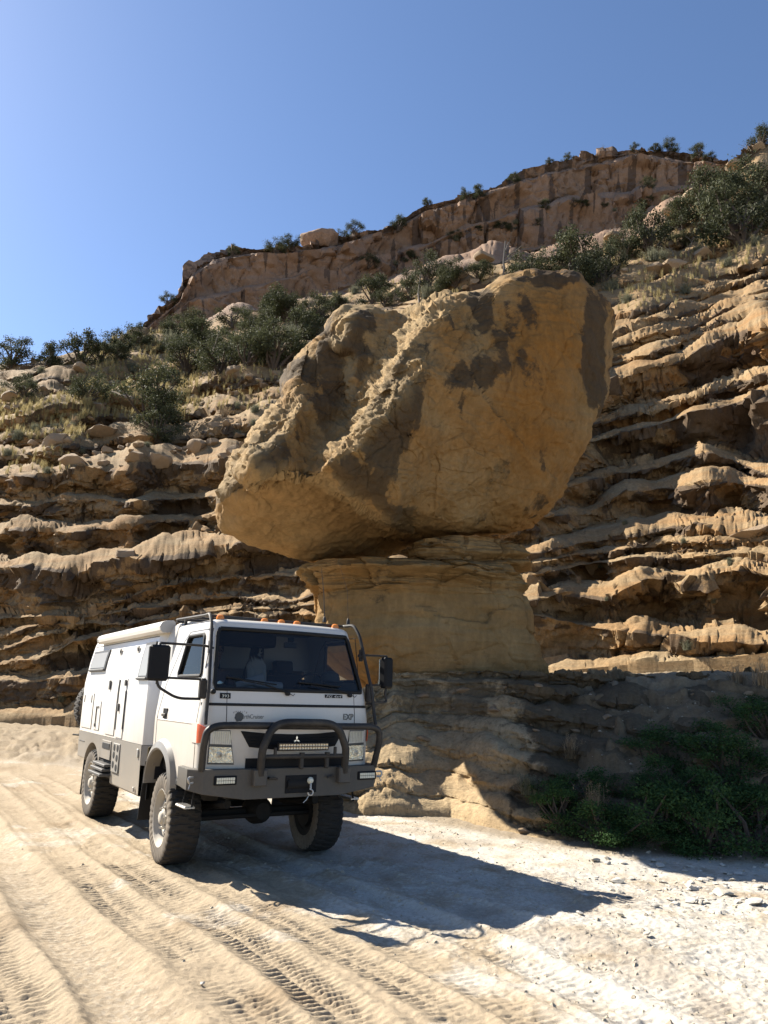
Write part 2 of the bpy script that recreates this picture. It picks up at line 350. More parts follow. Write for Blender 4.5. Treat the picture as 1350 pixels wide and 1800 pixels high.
# ------------------------------------------------------------------ layered rock sheets (cliff, mesa)
def sheet(name, xs, rims, y0, bands, mat, noise_px=4.0, nv=26, disp=1.0, attrs_fn=None, back=40.0, dscale=1.0, cell=((.55,.55,1.5),(1.5,1.5,4.0),.34,.11), nodes=(0,600,800,1350)):
    """rims: photo polylines of successive ledge edges from the base up; bands: per gap (tread share, tread slope, undercut, overhang), interpolated left to right."""
    nx = len(xs); E = []
    for k, r in enumerate(rims):
        r = np.array(r, float); e = np.interp(xs, r[:,0], r[:,1])
        if 0 < k:
            amp = noise_px if k < len(rims)-1 else noise_px*.5
            e = e+amp*fb2(xs/140., np.full(nx, k*3.7), 3)*np.where(xs < 600, 4.6, 2.8)+amp*.18*fb2(xs/26., np.full(nx, k*5.1+60), 3)-amp*.45*np.abs(fb2(xs/55., np.full(nx, k*2.3+90), 2))
        E.append(e)
    for k in range(1, len(E)): E[k] = np.minimum(E[k], E[k-1]-1.2)
    y = np.broadcast_to(y0, nx).astype(float).copy()
    sx, se = rays(xs, E[0]); z = CAM_H+se*y
    rows = [np.stack([sx*y, y, z-3.0], -1), np.stack([sx*y, y, z], -1)]
    info = [(0,0.0),(0,0.0)]
    def blur(v, w):
        kx = np.exp(-np.linspace(-2,2,2*w+1)**2); kx /= kx.sum(); return np.convolve(np.pad(v, w, mode='edge'), kx, 'valid')
    for k, bd in enumerate(bands):
        f, sg, uc, ov = [np.interp(xs, nodes, [bd[0][i],bd[0][i],bd[1][i],bd[1][i]]) for i in range(4)]
        f = np.clip(f*(1+.8*fb2(xs/110., np.full(nx, k*4.4+30), 3)), .03, .985)
        pe = E[k]+f*(E[k+1]-E[k]); ax, ae = rays(xs, pe); bx, be = rays(xs, E[k+1])
        aes = blur(ae, 14); sg = np.maximum(sg, aes+.12)
        yb, zb = blur(y, 16), blur(z, 16)                      # smooth carrier so that offsets do not pile up from ledge to ledge
        dy = np.clip(((zb-CAM_H-sg*yb)/(aes-sg))-yb, .15*dscale, 5*dscale)
        y1 = blur(yb+dy, 18)+.35*dscale*fb2(xs/120., np.full(nx, k*6.1+3), 2)
        y1 = np.maximum(y1, y+.06*dscale); z1 = CAM_H+ae*y1
        n1 = max(5, int(nv*.45)); n2 = nv-n1
        cv = .16*np.clip(1+1.2*fb2(xs/90., np.full(nx, k*3.3+70), 2), .1, 2)
        for i in range(1, n1+1):
            t = i/n1; yy = y+(y1-y)*t; zz = z+(z1-z)*t+np.sin(PI*t**.8)*cv*(y1-y)*.8
            rows.append(np.stack([(sx*(1-t)+ax*t)*yy, yy, zz], -1)); info.append((k, -t))
        y2 = np.maximum(y1-.55*ov*dscale*(1+.6*fb2(xs/100., np.full(nx,k*7.7),2)), y+.05*dscale); z2 = CAM_H+be*y2
        ucn = uc*dscale*np.clip(1+1.5*fb2(xs/110., np.full(nx,k*2.9+11),3), .08, 2.4)
        for i in range(1, n2+1):
            t = i/n2; prof = np.sin(PI*t**.8)*(1-.35*t)
            yy = y1+(y2-y1)*t**1.5+.5*ucn*prof; zz = z1+(z2-z1)*t
            rows.append(np.stack([(ax*(1-t)+bx*t)*yy, yy, zz], -1)); info.append((k, t))
        y, z, sx = y2, z2, bx
    rows.append(np.stack([sx*(y+back*.1), y+back*.1, z-.02*back], -1)); info.append((len(bands),0))
    rows.append(np.stack([sx*(y+back), y+back, z-.6*back], -1)); info.append((len(bands),0))
    G = np.stack(rows, 0)
    N = smooth_normals(grid_normals(G), 2)
    N = np.where((N[...,1:2] > 0), -N, N)  # face the viewer's half-space
    P = G.astype(np.float32)/dscale
    warp = fbm(P*.35+90, 2)[...,None]*np.array([1.2,.6,.35]); Q = P+warp
    d = fbm(Q*np.array([.16,.16,.5]), 3)*.5
    d += fbm(Q*np.array([.45,.45,1.5])+7, 4)*.26
    d += fbm(Q*np.array([.7,.7,5.])+19, 4)*.15
    tread = np.array([1.0 if b <= 0 else 0.0 for a, b in info])[:,None]
    d += fbm(Q*np.array([2.6,2.6,6.])+3, 4)*.11+ridged(Q*np.array([1.2,1.2,4.])+13,4)*.10*(1-tread)+fbm(Q*np.array([7.,7.,14.])+23,3)*.035
    d += tread*np.abs(fbm(Q*np.array([1.1,1.1,3.])+61, 4))*.06
    w = worley(Q*np.array([.42,.42,.75])+fbm(P*.8,2)[...,None]*.5)
    zone = sstep(.0,.3,fbm(P*.14+50,2))
    riser = np.array([1.0 if b > 0 else .25 for a, b in info])[:,None]
    d += -zone*(1-sstep(.14,.36,w))*.7*riser
    blk = sstep(-.25,.15,fbm(P*.11+33,2))
    cw = fbm(P*.9+44,3)[...,None]*np.array([.5,.5,.25])
    c1, e1 = cells((P+cw)*np.array(cell[0]), True); c2, e2 = cells((P+cw*.4)*np.array(cell[1]), True)
    d += blk*(c1*cell[2]*(.5+.5*riser)-(1-sstep(0,.10,e1))*cell[2]*.5)+(.35+.65*blk)*(c2*cell[3]-(1-sstep(0,.12,e2))*cell[3]*.6)
    jt = np.abs(fbm(np.stack([Q[...,0]*.33,Q[...,1]*.33,Q[...,2]*.18],-1)+31, 3))
    d += -(1-sstep(0,.035,jt))*.16*riser
    d = d*disp*dscale*(1-.66*tread)
    fade = np.ones(G.shape[0]); fade[0:2] = 0; fade[-2:] = .2
    G2 = G+N*(d*fade[:,None])[...,None]
    attrs = attrs_fn(G2, info) if attrs_fn else {k: np.zeros(G.shape[:2]) for k in ('orange','varnish_shade','pale')}
    me = np_mesh(name, G2.reshape(-1,3), grid_faces(*G2.shape[:2]), attrs=attrs)
    me.set_sharp_from_angle(angle=math.radians(42))
    return link(name, me, mat), G2
L_, R_ = 0, 1
RIMS = [
 [(-300,1290),(0,1268),(140,1256),(300,1240),(550,1225),(760,1200),(900,1190),(1020,1176),(1150,1164),(1250,1158),(1350,1148),(1650,1130)],
 [(-300,1215),(0,1199),(60,1197),(150,1180),(250,1150),(400,1125),(550,1105),(800,1090),(900,1080),(935,1083),(1017,1104),(1100,1112),(1150,1126),(1250,1136),(1350,1126),(1650,1110)],
 [(-300,1190),(0,1174),(60,1158),(130,1122),(250,1103),(400,1088),(550,1080),(800,1075),(900,1066),(980,1054),(1060,1058),(1126,1022),(1258,1009),(1350,1011),(1650,1000)],
 [(-300,1160),(0,1146),(60,1128),(125,1104),(170,1096),(300,1090),(550,1062),(800,1040),(900,1022),(1017,992),(1100,986),(1200,979),(1350,973),(1650,960)],
 [(-300,1130),(0,1118),(70,1106),(170,1078),(271,1074),(369,1055),(547,1044),(800,1020),(900,1003),(1000,974),(1200,956),(1350,951),(1650,935)],
 [(-300,1110),(0,1095),(80,1076),(140,1088),(200,1062),(289,1027),(400,1012),(550,1002),(800,998),(900,988),(1017,954),(1226,926),(1280,943),(1350,935),(1650,900)],
 [(-300,1010),(0,1003),(67,1001),(191,1008),(267,989),(356,975),(431,958),(550,952),(800,940),(900,930),(960,910),(1025,904),(1100,862),(1190,862),(1250,846),(1300,850),(1350,860),(1650,830)],
 [(-300,950),(0,942),(89,940),(196,931),(300,916),(400,905),(550,890),(800,895),(900,890),(985,863),(1094,835),(1153,822),(1235,799),(1280,808),(1350,838),(1650,780)],
 [(-300,905),(0,895),(71,891),(133,887),(200,880),(300,872),(400,865),(550,850),(800,830),(1000,790),(1034,776),(1094,758),(1160,745),(1250,720),(1350,690),(1650,600)],
 [(-300,850),(0,842),(147,833),(222,829),(369,818),(450,805),(550,790),(800,790),(1000,762),(1076,740),(1176,717),(1280,680),(1350,662),(1650,560)],
 [(-300,820),(0,812),(133,786),(222,776),(311,766),(444,750),(550,735),(800,720),(1000,690),(1080,671),(1117,653),(1194,638),(1276,598),(1350,575),(1650,470)],
 [(-300,785),(0,778),(100,757),(155,734),(222,742),(311,738),(444,716),(550,700),(800,680),(1000,655),(1094,635),(1171,615),(1280,566),(1350,548),(1650,430)],
 [(-300,755),(0,747),(100,722),(200,710),(315,694),(400,677),(498,658),(560,645),(800,640),(1000,630),(1080,610),(1199,578),(1290,544),(1350,529),(1650,400)],
 [(-300,735),(0,722),(200,682),(315,668),(498,632),(560,620),(800,600),(1000,600),(1080,585),(1171,568),(1253,535),(1350,511),(1650,380)],
 [(-300,715),(0,698),(200,655),(315,640),(500,604),(560,590),(800,560),(1000,570),(1080,560),(1153,545),(1350,483),(1650,350)],
 [(-300,690),(0,668),(200,626),(315,613),(500,572),(560,560),(800,530),(1000,542),(1071,535),(1190,514),(1350,460),(1650,320)],
 [(-300,686),(0,664),(200,622),(315,609),(500,567),(560,554),(800,522),(1000,520),(1071,510),(1190,470),(1350,400),(1650,260)],
 [(-300,682),(0,660),(200,617),(315,604),(500,562),(560,548),(800,508),(1000,490),(1071,478),(1190,428),(1280,370),(1350,330),(1650,200)],
 [(-300,672),(0,645),(60,633),(130,623),(250,592),(300,583),(450,548),(560,528),(650,508),(760,486),(850,466),(950,455),(1050,445),(1130,418),(1180,385),(1230,330),(1280,290),(1310,266),(1350,250),(1650,150)],
]
B = [  # (tread share, tread slope, undercut, overhang) left | right
 ((.30,.30,.5,.5),(.25,.30,.5,.4)),
 ((.35,.35,.7,.6),(.18,.30,1.2,.7)),
 ((.30,.35,.6,.5),(.45,.40,.3,.3)),
 ((.36,.40,.4,.3),(.42,.45,.3,.3)),
 ((.34,.40,.5,.4),(.38,.45,.4,.4)),
 ((.08,.30,1.2,.7),(.34,.45,.8,.6)),
 ((.48,.42,.5,.5),(.40,.50,.7,.5)),
 ((.30,.42,.7,.5),(.12,.45,1.2,.6)),
 ((.18,.45,1.0,.7),(.38,.60,.5,.4)),
 ((.55,.50,.3,.3),(.14,.55,1.0,.7)),
 ((.60,.52,.3,.3),(.62,.68,.3,.3)),
 ((.35,.55,.6,.4),(.66,.74,.25,.15)),
 ((.75,.60,.2,.2),(.68,.78,.25,.1)),
 ((.80,.62,.2,.2),(.70,.80,.25,.1)),
 ((.85,.64,.2,.2),(.72,.82,.2,.1)),
 ((.9,.62,.1,.1),(.72,.82,.3,.3)),
 ((.9,.62,.1,.1),(.78,.80,.3,.3)),
 ((.97,.62,.1,.1),(.85,.80,.2,.2)),
]
def cliff_attrs(G, info):
    px, py = project(G); rt = np.array([b for a, b in info])[:,None]*np.ones(G.shape[1])
    ks = np.array([a for a, b in info])[:,None]*np.ones(G.shape[1])
    n = fbm(G*.3+5, 3); ris = sstep(.02,.2,rt)
    orange = ris*sstep(1120,1180,px)*np.where((ks == 9)|(ks == 8), 1, 0)*sstep(.95,.7,rt)
    orange = np.maximum(orange, ris*.55*sstep(0,.4,n))
    varnish_shade = ris*np.maximum(.22, sstep(.0,.3,fbm(G*np.array([.25,.25,.6])+40,3))*.95)
    varnish_shade = np.maximum(varnish_shade, ris*sstep(1180,1300,px)*np.where((ks >= 6)&(ks <= 8),.8,0))
    varnish_shade = np.maximum(varnish_shade, np.where(rt > .78, .6, 0)*sstep(-.1,.3,fbm(G*.8+9,2)))
    pale = np.where(rt <= 0, 1.0, 0)*.12*sstep(.15,.35,1-np.abs(rt))
    return dict(orange=orange, varnish_shade=varnish_shade, pale=pale)
XS = np.concatenate([np.linspace(-300,-30,70)[:-1], np.linspace(-30,600,330), np.linspace(600,880,60)[1:-1], np.linspace(880,1380,300), np.linspace(1380,1650,60)[1:]])
Y0 = np.interp(XS, [-300,0,300,600,900,1020,1350,1650], [30,27,24,21.5,21,20.4,17.6,15.5])
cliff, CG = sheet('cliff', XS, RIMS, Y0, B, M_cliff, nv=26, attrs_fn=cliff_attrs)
tag(cliff, kind='structure')
CPX, CPY = project(CG); CGf = CG.reshape(-1,3); CPXf, CPYf = CPX.ravel(), CPY.ravel()
def cliff_at(px, py):
    d = (CPXf-px)**2+(CPYf-py)**2; c = np.where(d < d.min()+9)[0]; return CGf[c[np.argmin(CGf[c,1])]]
MR = [
 [(-100,760),(150,680),(270,625),(420,580),(560,552),(650,535),(850,480),(1000,465),(1130,425),(1250,345),(1500,320)],
 [(-100,752),(200,650),(250,608),(270,596),(420,552),(560,526),(640,510),(850,446),(1000,436),(1130,392),(1250,325),(1500,305)],
 [(-100,750),(200,645),(250,600),(275,575),(330,535),(420,518),(520,490),(560,474),(590,478),(620,468),(745,432),(800,408),(900,378),(1050,352),(1200,333),(1500,300)],
 [(-100,748),(200,640),(250,590),(270,568),(315,535),(340,490),(372,466),(440,450),(530,444),(600,440),(640,418),(690,410),(745,375),(830,352),(920,320),(1000,298),(1110,280),(1230,284),(1260,290),(1500,295)],
 [(-100,746),(200,638),(250,582),(262,556),(290,540),(312,522),(325,490),(340,463),(372,447),(405,438),(440,438),(470,433),(530,429),(600,421),(640,403),(690,396),(720,374),(745,360),(790,349),(830,337),(870,328),(920,301),(960,288),(1000,279),(1050,269),(1110,263),(1170,265),(1230,271),(1260,281),(1500,290)],
]
MB_ = [((.9,.5,.1,.1),(.9,.5,.1,.1)), ((.05,.5,.15,.15),(.04,.6,.15,.2)), ((.05,.55,.45,.35),(.10,.7,.3,.3)), ((.16,.6,.2,.3),(.16,.75,.2,.3))]
def mesa_attrs(G, info):
    px, py = project(G); rt = np.array([b for a, b in info])[:,None]*np.ones(G.shape[1]); ks = np.array([a for a, b in info])[:,None]*np.ones(G.shape[1])
    streak = fbm(np.stack([px*.05, py*.006, ks*3.1],-1),3)
    return dict(orange=np.clip(.35+fbm(G*.02,2),0,1)*.6, varnish_shade=np.where(ks == 3,.45,0)+sstep(.05,.35,streak)*.8*(rt > 0), pale=np.zeros_like(px))
MX = np.linspace(100,1500,620)
mesa, MG = sheet('mesa', MX, MR, np.interp(MX,[100,300,700,1250,1500],[100,98,112,120,125]), MB_, M_mesa, noise_px=2.2, nv=30, disp=.6, attrs_fn=mesa_attrs, back=150, dscale=4.5, cell=((.55,.55,.28),(1.5,1.5,1.1),.58,.22))
tag(mesa, kind='structure')
MPX, MPY = project(MG); MGf = MG.reshape(-1,3); MPXf, MPYf = MPX.ravel(), MPY.ravel()
def mesa_at(px, py):
    d = (MPXf-px)**2+(MPYf-py)**2; c = np.where(d < d.min()+6)[0]; return MGf[c[np.argmin(MGf[c,1])]]
print('cliff depth', [ (int(x), np.round(CG[::56, np.argmin(abs(XS-x)),1],1).tolist()) for x in (0,300,1100,1340)])

# ------------------------------------------------------------------ the low stratified bank under the pedestal
_bx=[500,570,640,690,770,850,930,1000,1100,1200,1350,1600]
_br=[[1450,1438,1424,1416,1436,1459,1476,1488,1504,1512,1516,1516],[1436,1416,1390,1384,1398,1420,1442,1458,1476,1484,1486,1486],[1424,1396,1354,1342,1352,1374,1398,1414,1434,1442,1442,1442],
 [1412,1378,1320,1300,1308,1324,1347,1364,1384,1390,1390,1388],[1402,1362,1290,1264,1266,1280,1300,1314,1332,1338,1336,1332],[1392,1346,1262,1230,1228,1238,1254,1266,1282,1286,1282,1278],
 [1384,1334,1238,1200,1196,1202,1214,1224,1236,1238,1234,1230],[1378,1326,1222,1184,1180,1180,1183,1185,1187,1187,1185,1180]]
BXS=np.concatenate([np.linspace(520,1370,500),np.linspace(1370,1600,60)[1:]])
_,_se=rays(BXS,np.interp(BXS,_bx,_br[0])); BY0=-(CAM_H+.04)/_se
BY0=np.minimum(BY0,12.5+np.clip(640-BXS,0,200)*.006)
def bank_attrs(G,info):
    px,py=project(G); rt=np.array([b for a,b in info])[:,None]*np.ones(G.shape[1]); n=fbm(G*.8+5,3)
    v=.25*sstep(.05,.4,n)+.42*sstep(1300,1262,py+60*n)+sstep(880,1010,px+90*n)*.78*sstep(1178,1215,py)  # random varnish, plus shade painted under the pedestal and over the right part
    return dict(orange=.2*sstep(0,.4,fbm(G*.5+9,2)),varnish_shade=v,pale=sstep(900,760,px)*.45*np.where(rt<=0,1,.6))
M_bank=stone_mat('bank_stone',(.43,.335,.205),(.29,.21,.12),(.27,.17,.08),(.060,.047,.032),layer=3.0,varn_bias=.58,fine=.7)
_bb=[((.88,.66,.03,.0),(.60,.30,.2,.15))]*4+[((.30,.50,.2,.1),(.60,.30,.2,.15))]*3
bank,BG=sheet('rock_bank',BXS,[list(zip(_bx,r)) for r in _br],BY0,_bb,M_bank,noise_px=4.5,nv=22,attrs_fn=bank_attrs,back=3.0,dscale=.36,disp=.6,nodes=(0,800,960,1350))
tag(bank,kind='structure')
_BPX,_BPY=project(BG); _BPX,_BPY,_BGf=_BPX.ravel(),_BPY.ravel(),BG.reshape(-1,3)
def bank_at(px,py):
    d=(_BPX-px)**2+(_BPY-py)**2; c=np.where(d<d.min()+6)[0]; return _BGf[c[np.argmin(_BGf[c,1])]]

# ------------------------------------------------------------------ the balanced boulder and its pedestal
def c5(L): return np.array([(360+x/1.8243, 450+y/1.8243) for x, y in L], float)
OUTL = c5([(15,830),(20,790),(60,700),(100,640),(170,530),(240,460),(250,400),(270,360),(340,290),(385,240),(395,185),(462,152),(500,160),(570,172),(612,182),(660,170),(705,140),(800,115),(890,112),(905,92),(960,60),(1080,44),(1190,48),(1228,95),(1282,140),(1302,220),(1313,330),(1300,430),(1278,500),(1250,560),(1200,640),(1170,720),(1120,800),(1060,850),(985,894),(900,898),(800,906),(700,912),(640,930),(560,956),(450,975),(350,976),(230,952),(90,905),(35,890)])
BC = c5([(670,580)])[0]
def chaikin_closed(P, it):
    for _ in range(it):
        Q = np.empty((2*len(P),2)); N = np.roll(P,-1,0); Q[0::2] = P*.8+N*.2; Q[1::2] = P*.2+N*.8; P = Q
    return P
RB = [ # photo point (in the enlarged crop) -> depth of the front face
 ((1180,110),14.5),((1250,250),14.6),((1290,400),14.95),((1050,150),14.1),((900,150),14.1),((760,160),14.2),((640,190),14.4),
 ((1100,350),14.0),((950,350),13.75),((800,330),13.65),((700,320),13.8),((600,420),13.75),((520,520),13.55),((420,620),13.35),((330,690),13.3),
 ((1200,560),14.8),((1050,550),14.3),((900,550),13.9),((750,540),13.8),((620,600),13.7),((500,690),13.6),
 ((1100,720),15.0),((950,740),14.6),((800,740),14.3),((680,740),14.2),((600,780),14.2),((560,740),14.0),
 ((1000,860),15.5),((900,880),15.4),((800,890),15.3),((650,870),15.1),((640,905),16.0),((560,830),14.7),((480,770),14.2),
 ((400,740),13.75),((300,700),13.5),((200,690),13.5),((110,760),13.7),((110,850),14.0),((250,850),14.2),((400,870),14.7),((300,950),15.2),((450,965),16.1),((550,945),16.6),((600,925),16.6),((200,930),14.7),
 ((500,600),14.15),((420,560),14.3),((300,620),14.0),((200,640),13.8),((100,700),14.0),((40,820),14.2),((60,880),14.3),
 ((450,400),14.25),((380,350),14.4),((300,480),14.15),((260,450),14.35),((180,560),14.2),((480,250),14.25),((560,220),14.25),((430,200),14.5),
]
_bp = c5([p for p,_ in RB])/100.; _bv = np.array([v for _,v in RB])
def _tps(r): return np.where(r > 1e-6, r*r*np.log(np.maximum(r,1e-6)), 0)
_K = _tps(np.linalg.norm(_bp[:,None]-_bp[None],axis=-1))+np.eye(len(_bp))*.12
_A = np.block([[_K, np.c_[np.ones(len(_bp)),_bp]],[np.c_[np.ones(len(_bp)),_bp].T, np.zeros((3,3))]])
_w = np.linalg.solve(_A, np.r_[_bv,0,0,0])
def front_depth(px, py):
    q = np.stack([px,py],-1).reshape(-1,2)/100.; out = np.zeros(len(q))
    for i in range(len(_bp)): out += _w[i]*_tps(np.linalg.norm(q-_bp[i],axis=1))
    out += _w[-3]+q@_w[-2:]
    return out.reshape(px.shape)
STEPS = [ # fins: (crop polyline top to bottom, step height m, half width px)
 ([(860,118),(720,150),(650,215),(585,330),(535,430),(470,520),(400,610),(318,690)], .85, 20),
 ([(712,285),(660,370),(600,455),(520,540),(430,640)], .55, 15),
 ([(302,425),(288,500),(215,590),(140,660),(105,740)], .5, 11),
 ([(470,155),(440,235),(415,310)], .32, 9),
 ([(470,305),(466,400),(470,460),(482,490)], .34, 9),
 ([(108,752),(200,692),(310,692),(430,747),(540,832),(640,886)], .75, 11),
 ([(262,440),(170,560),(90,680),(40,800)], .4, 12),
]
def make_boulder():
    nt_, nf, nb = 700, 170, 46
    P = chaikin_closed(OUTL, 1); ang = np.arctan2(P[:,1]-BC[1], P[:,0]-BC[0]); rad = np.hypot(P[:,1]-BC[1], P[:,0]-BC[0])
    o = np.argsort(ang); th = np.linspace(-PI, PI, nt_, endpoint=False)
    R = np.interp(th, np.r_[ang[o]-2*PI, ang[o], ang[o]+2*PI], np.tile(rad[o],3))
    R = R*(1+.006*fb2(np.cos(th)*9,np.sin(th)*9,3)+.004*fb2(np.cos(th)*30,np.sin(th)*30,2))
    rf = np.linspace(0.004,1,nf)**.8; px = BC[0]+rf[:,None]*R*np.cos(th); py = BC[1]+rf[:,None]*R*np.sin(th)
    y = front_depth(px, py)
    var = np.zeros_like(px); lit = np.zeros_like(px)
    for k, (poly, hgt, hw) in enumerate(STEPS):
        q = smooth_poly(c5(poly), 2); wob = 5*fb2(px*.03,py*.03,3,k*5.)
        s, arc = poly_dist(px+wob, py+wob*.5, q); s = s  # sign: right of the walking direction
        ln = np.hypot(*np.diff(q,axis=0).T).sum(); tp = sstep(0,.15*ln,arc)*sstep(ln,.85*ln,arc)
        d = np.abs(s); far = 1-sstep(hw*2.2, hw*6, d)
        prof = sstep(-hw,hw,s)*np.exp(-(np.maximum(s-hw,0)/(26+110*hgt))**1.2)
        y -= hgt*prof*tp
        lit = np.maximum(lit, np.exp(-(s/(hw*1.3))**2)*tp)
    wob = 6*fb2(px*.02,py*.02,3,9.)
    sl, _ = poly_dist(px+wob, py, smooth_poly(c5(STEPS[2][0]),2)); sm, _ = poly_dist(px+wob, py, smooth_poly(c5(STEPS[0][0]),2)); lipd, _ = poly_dist(px, py, smooth_poly(c5(STEPS[5][0]),2))
    ccx0, ccy0 = (px-360)*1.8243, (py-450)*1.8243
    tt = np.clip(sl/np.maximum(sl-sm,8),0,1)*(sl > 0)*(sm < 24)*sstep(860,620,ccx0+ccy0*0)*sstep(120,200,ccy0+80)*np.where(lipd > 0,1,0)
    y += .62*np.where(sm < 0, tt, tt*sstep(24,0,sm))
    under = (lipd < 0)*sstep(690,560,ccx0)*sstep(640,720,ccy0)
    edge = rf[:,None]**1
    curl = 1-np.sqrt(np.clip(1-edge**20,0,1))
    yy = y+.85*curl
    sx, sz = rays(px, py)
    F_ = np.stack([sx*yy, yy, CAM_H+sz*yy],-1)
    rb = np.linspace(1,0.01,nb+1)[1:]; rim_y = yy[-1]
    pxb = BC[0]+rb[:,None]*R*np.cos(th); pyb = BC[1]+rb[:,None]*R*np.sin(th); yb = rim_y[None]*rb[:,None]+(1-rb[:,None])*rim_y.mean()+1.9*np.sqrt(np.clip(1-rb[:,None]**2,0,1))
    # the back keeps the rim's own height and width (not widened by perspective)
    rxy = F_[-1]; sb, zb_ = rays(pxb, pyb)
    Bk = np.stack([sb*rim_y[None], yb, CAM_H+zb_*rim_y[None]],-1)
    G = np.concatenate([F_, Bk],0)
    N = smooth_normals(grid_normals(G, True), 2); c = G.mean((0,1)); sgn = np.sign(((G-c)*N).sum(-1,keepdims=True)); 
    N = N*np.where((sgn.mean() >= 0), 1, -1)
    cx, cy = project(G); ccx, ccy = (cx-360)*1.8243, (cy-450)*1.8243
    rough = np.ones(G.shape[:2])*.55
    smooth_face = sstep(560,680,ccx)*sstep(1020,820,np.abs(ccx-900)+0*ccy)
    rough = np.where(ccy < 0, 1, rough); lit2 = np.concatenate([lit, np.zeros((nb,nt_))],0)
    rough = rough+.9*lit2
    d = fbm(G*.45,3)*.16*(1-.4*lit2)+fbm(G*np.array([1.2,1.2,1.6])+9,4)*.09+rough*(fbm(G*3.1+4,4)*.07+ridged(G*5+8,3)*.03+fbm(G*11+2,3)*.017)
    wo = worley(G*np.array([2.6,2.6,2.2])+fbm(G*2,2)[...,None]*.4); d -= (lit2*.9+.25*sstep(.1,.4,fbm(G*.6+70,2)))*(1-sstep(.12,.34,wo))*.022
    fl = ridged(np.stack([G[...,0]*1.1+G[...,2]*.5, G[...,1]*1.1, G[...,2]*.35-G[...,0]*.1],-1)+20,3); d += -(sstep(.86,.99,fl))*.035
    cr = np.abs(fbm(G*.55+123,4)); d -= (1-sstep(0,.012,cr))*.018*sstep(.0,.3,fbm(G*.4+55,2))
    # sloping bedding breaks: flat plates spalled from the face
    pl = fbm(G*np.array([.5,.5,.8])+200,3); d += .05*np.floor(pl*5)/5*2
    c1, e1 = cells((G+fbm(G*1.2+5,2)[...,None]*.25)*np.array([1.3,1.3,.8]), True); d += c1*.028*(1+lit2)-(1-sstep(0,.05,e1))*.03*sstep(-.1,.3,fbm(G*.7+91,2)); c2 = cells((G+fbm(G*3+5,2)[...,None]*.12)*np.array([4,4,3.2])); d += c2*.014*(.6+1.2*lit2)
    G = G+N*d[...,None]
    def blob(x,y,rx,ry,rot=0):
        dx,dy=ccx-x,ccy-y; c_,s_=math.cos(rot),math.sin(rot); return np.exp(-(((dx*c_+dy*s_)/rx)**2+((-dx*s_+dy*c_)/ry)**2))
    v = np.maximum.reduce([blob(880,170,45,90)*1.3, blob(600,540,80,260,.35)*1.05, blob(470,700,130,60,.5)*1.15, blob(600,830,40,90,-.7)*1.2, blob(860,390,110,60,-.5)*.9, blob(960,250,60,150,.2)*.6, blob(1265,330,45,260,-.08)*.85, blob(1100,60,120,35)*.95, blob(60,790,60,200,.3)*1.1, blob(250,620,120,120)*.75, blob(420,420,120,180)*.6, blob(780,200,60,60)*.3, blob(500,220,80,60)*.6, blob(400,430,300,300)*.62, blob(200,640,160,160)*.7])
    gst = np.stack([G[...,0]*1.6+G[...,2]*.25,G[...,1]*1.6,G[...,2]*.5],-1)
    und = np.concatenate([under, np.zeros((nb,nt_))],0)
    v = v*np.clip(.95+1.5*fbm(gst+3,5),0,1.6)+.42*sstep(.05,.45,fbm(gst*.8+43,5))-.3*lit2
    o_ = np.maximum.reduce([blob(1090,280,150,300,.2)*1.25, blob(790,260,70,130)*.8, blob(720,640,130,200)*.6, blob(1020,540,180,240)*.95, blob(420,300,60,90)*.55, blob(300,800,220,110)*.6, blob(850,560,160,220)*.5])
    p_ = np.maximum.reduce([blob(940,700,50,60)*.55, blob(700,850,80,40)*.6, blob(300,850,220,90)*.65, blob(800,780,160,120)*.4])+.9*lit2  # sunlit ridge strips painted paler through the lit mask
    v = v*(1-.85*und); p_ = np.maximum(p_, .45*und); o_ = np.maximum(o_, .5*und)
    me = np_mesh('balanced_boulder', G.reshape(-1,3), wrap_faces(G.shape[0], nt_), attrs=dict(varnish_shade=np.clip(v,0,1.3), orange=np.clip(o_,0,1), pale=np.clip(p_,0,1)))
    me.set_sharp_from_angle(angle=math.radians(38))
    tag(link('balanced_boulder', me, M_boulder), 'huge tan boulder with an orange face, balanced on the rock pedestal behind the truck', 'boulder')
def wrap_faces(nr, nc): return grid_faces(nr, nc, True)
make_boulder()
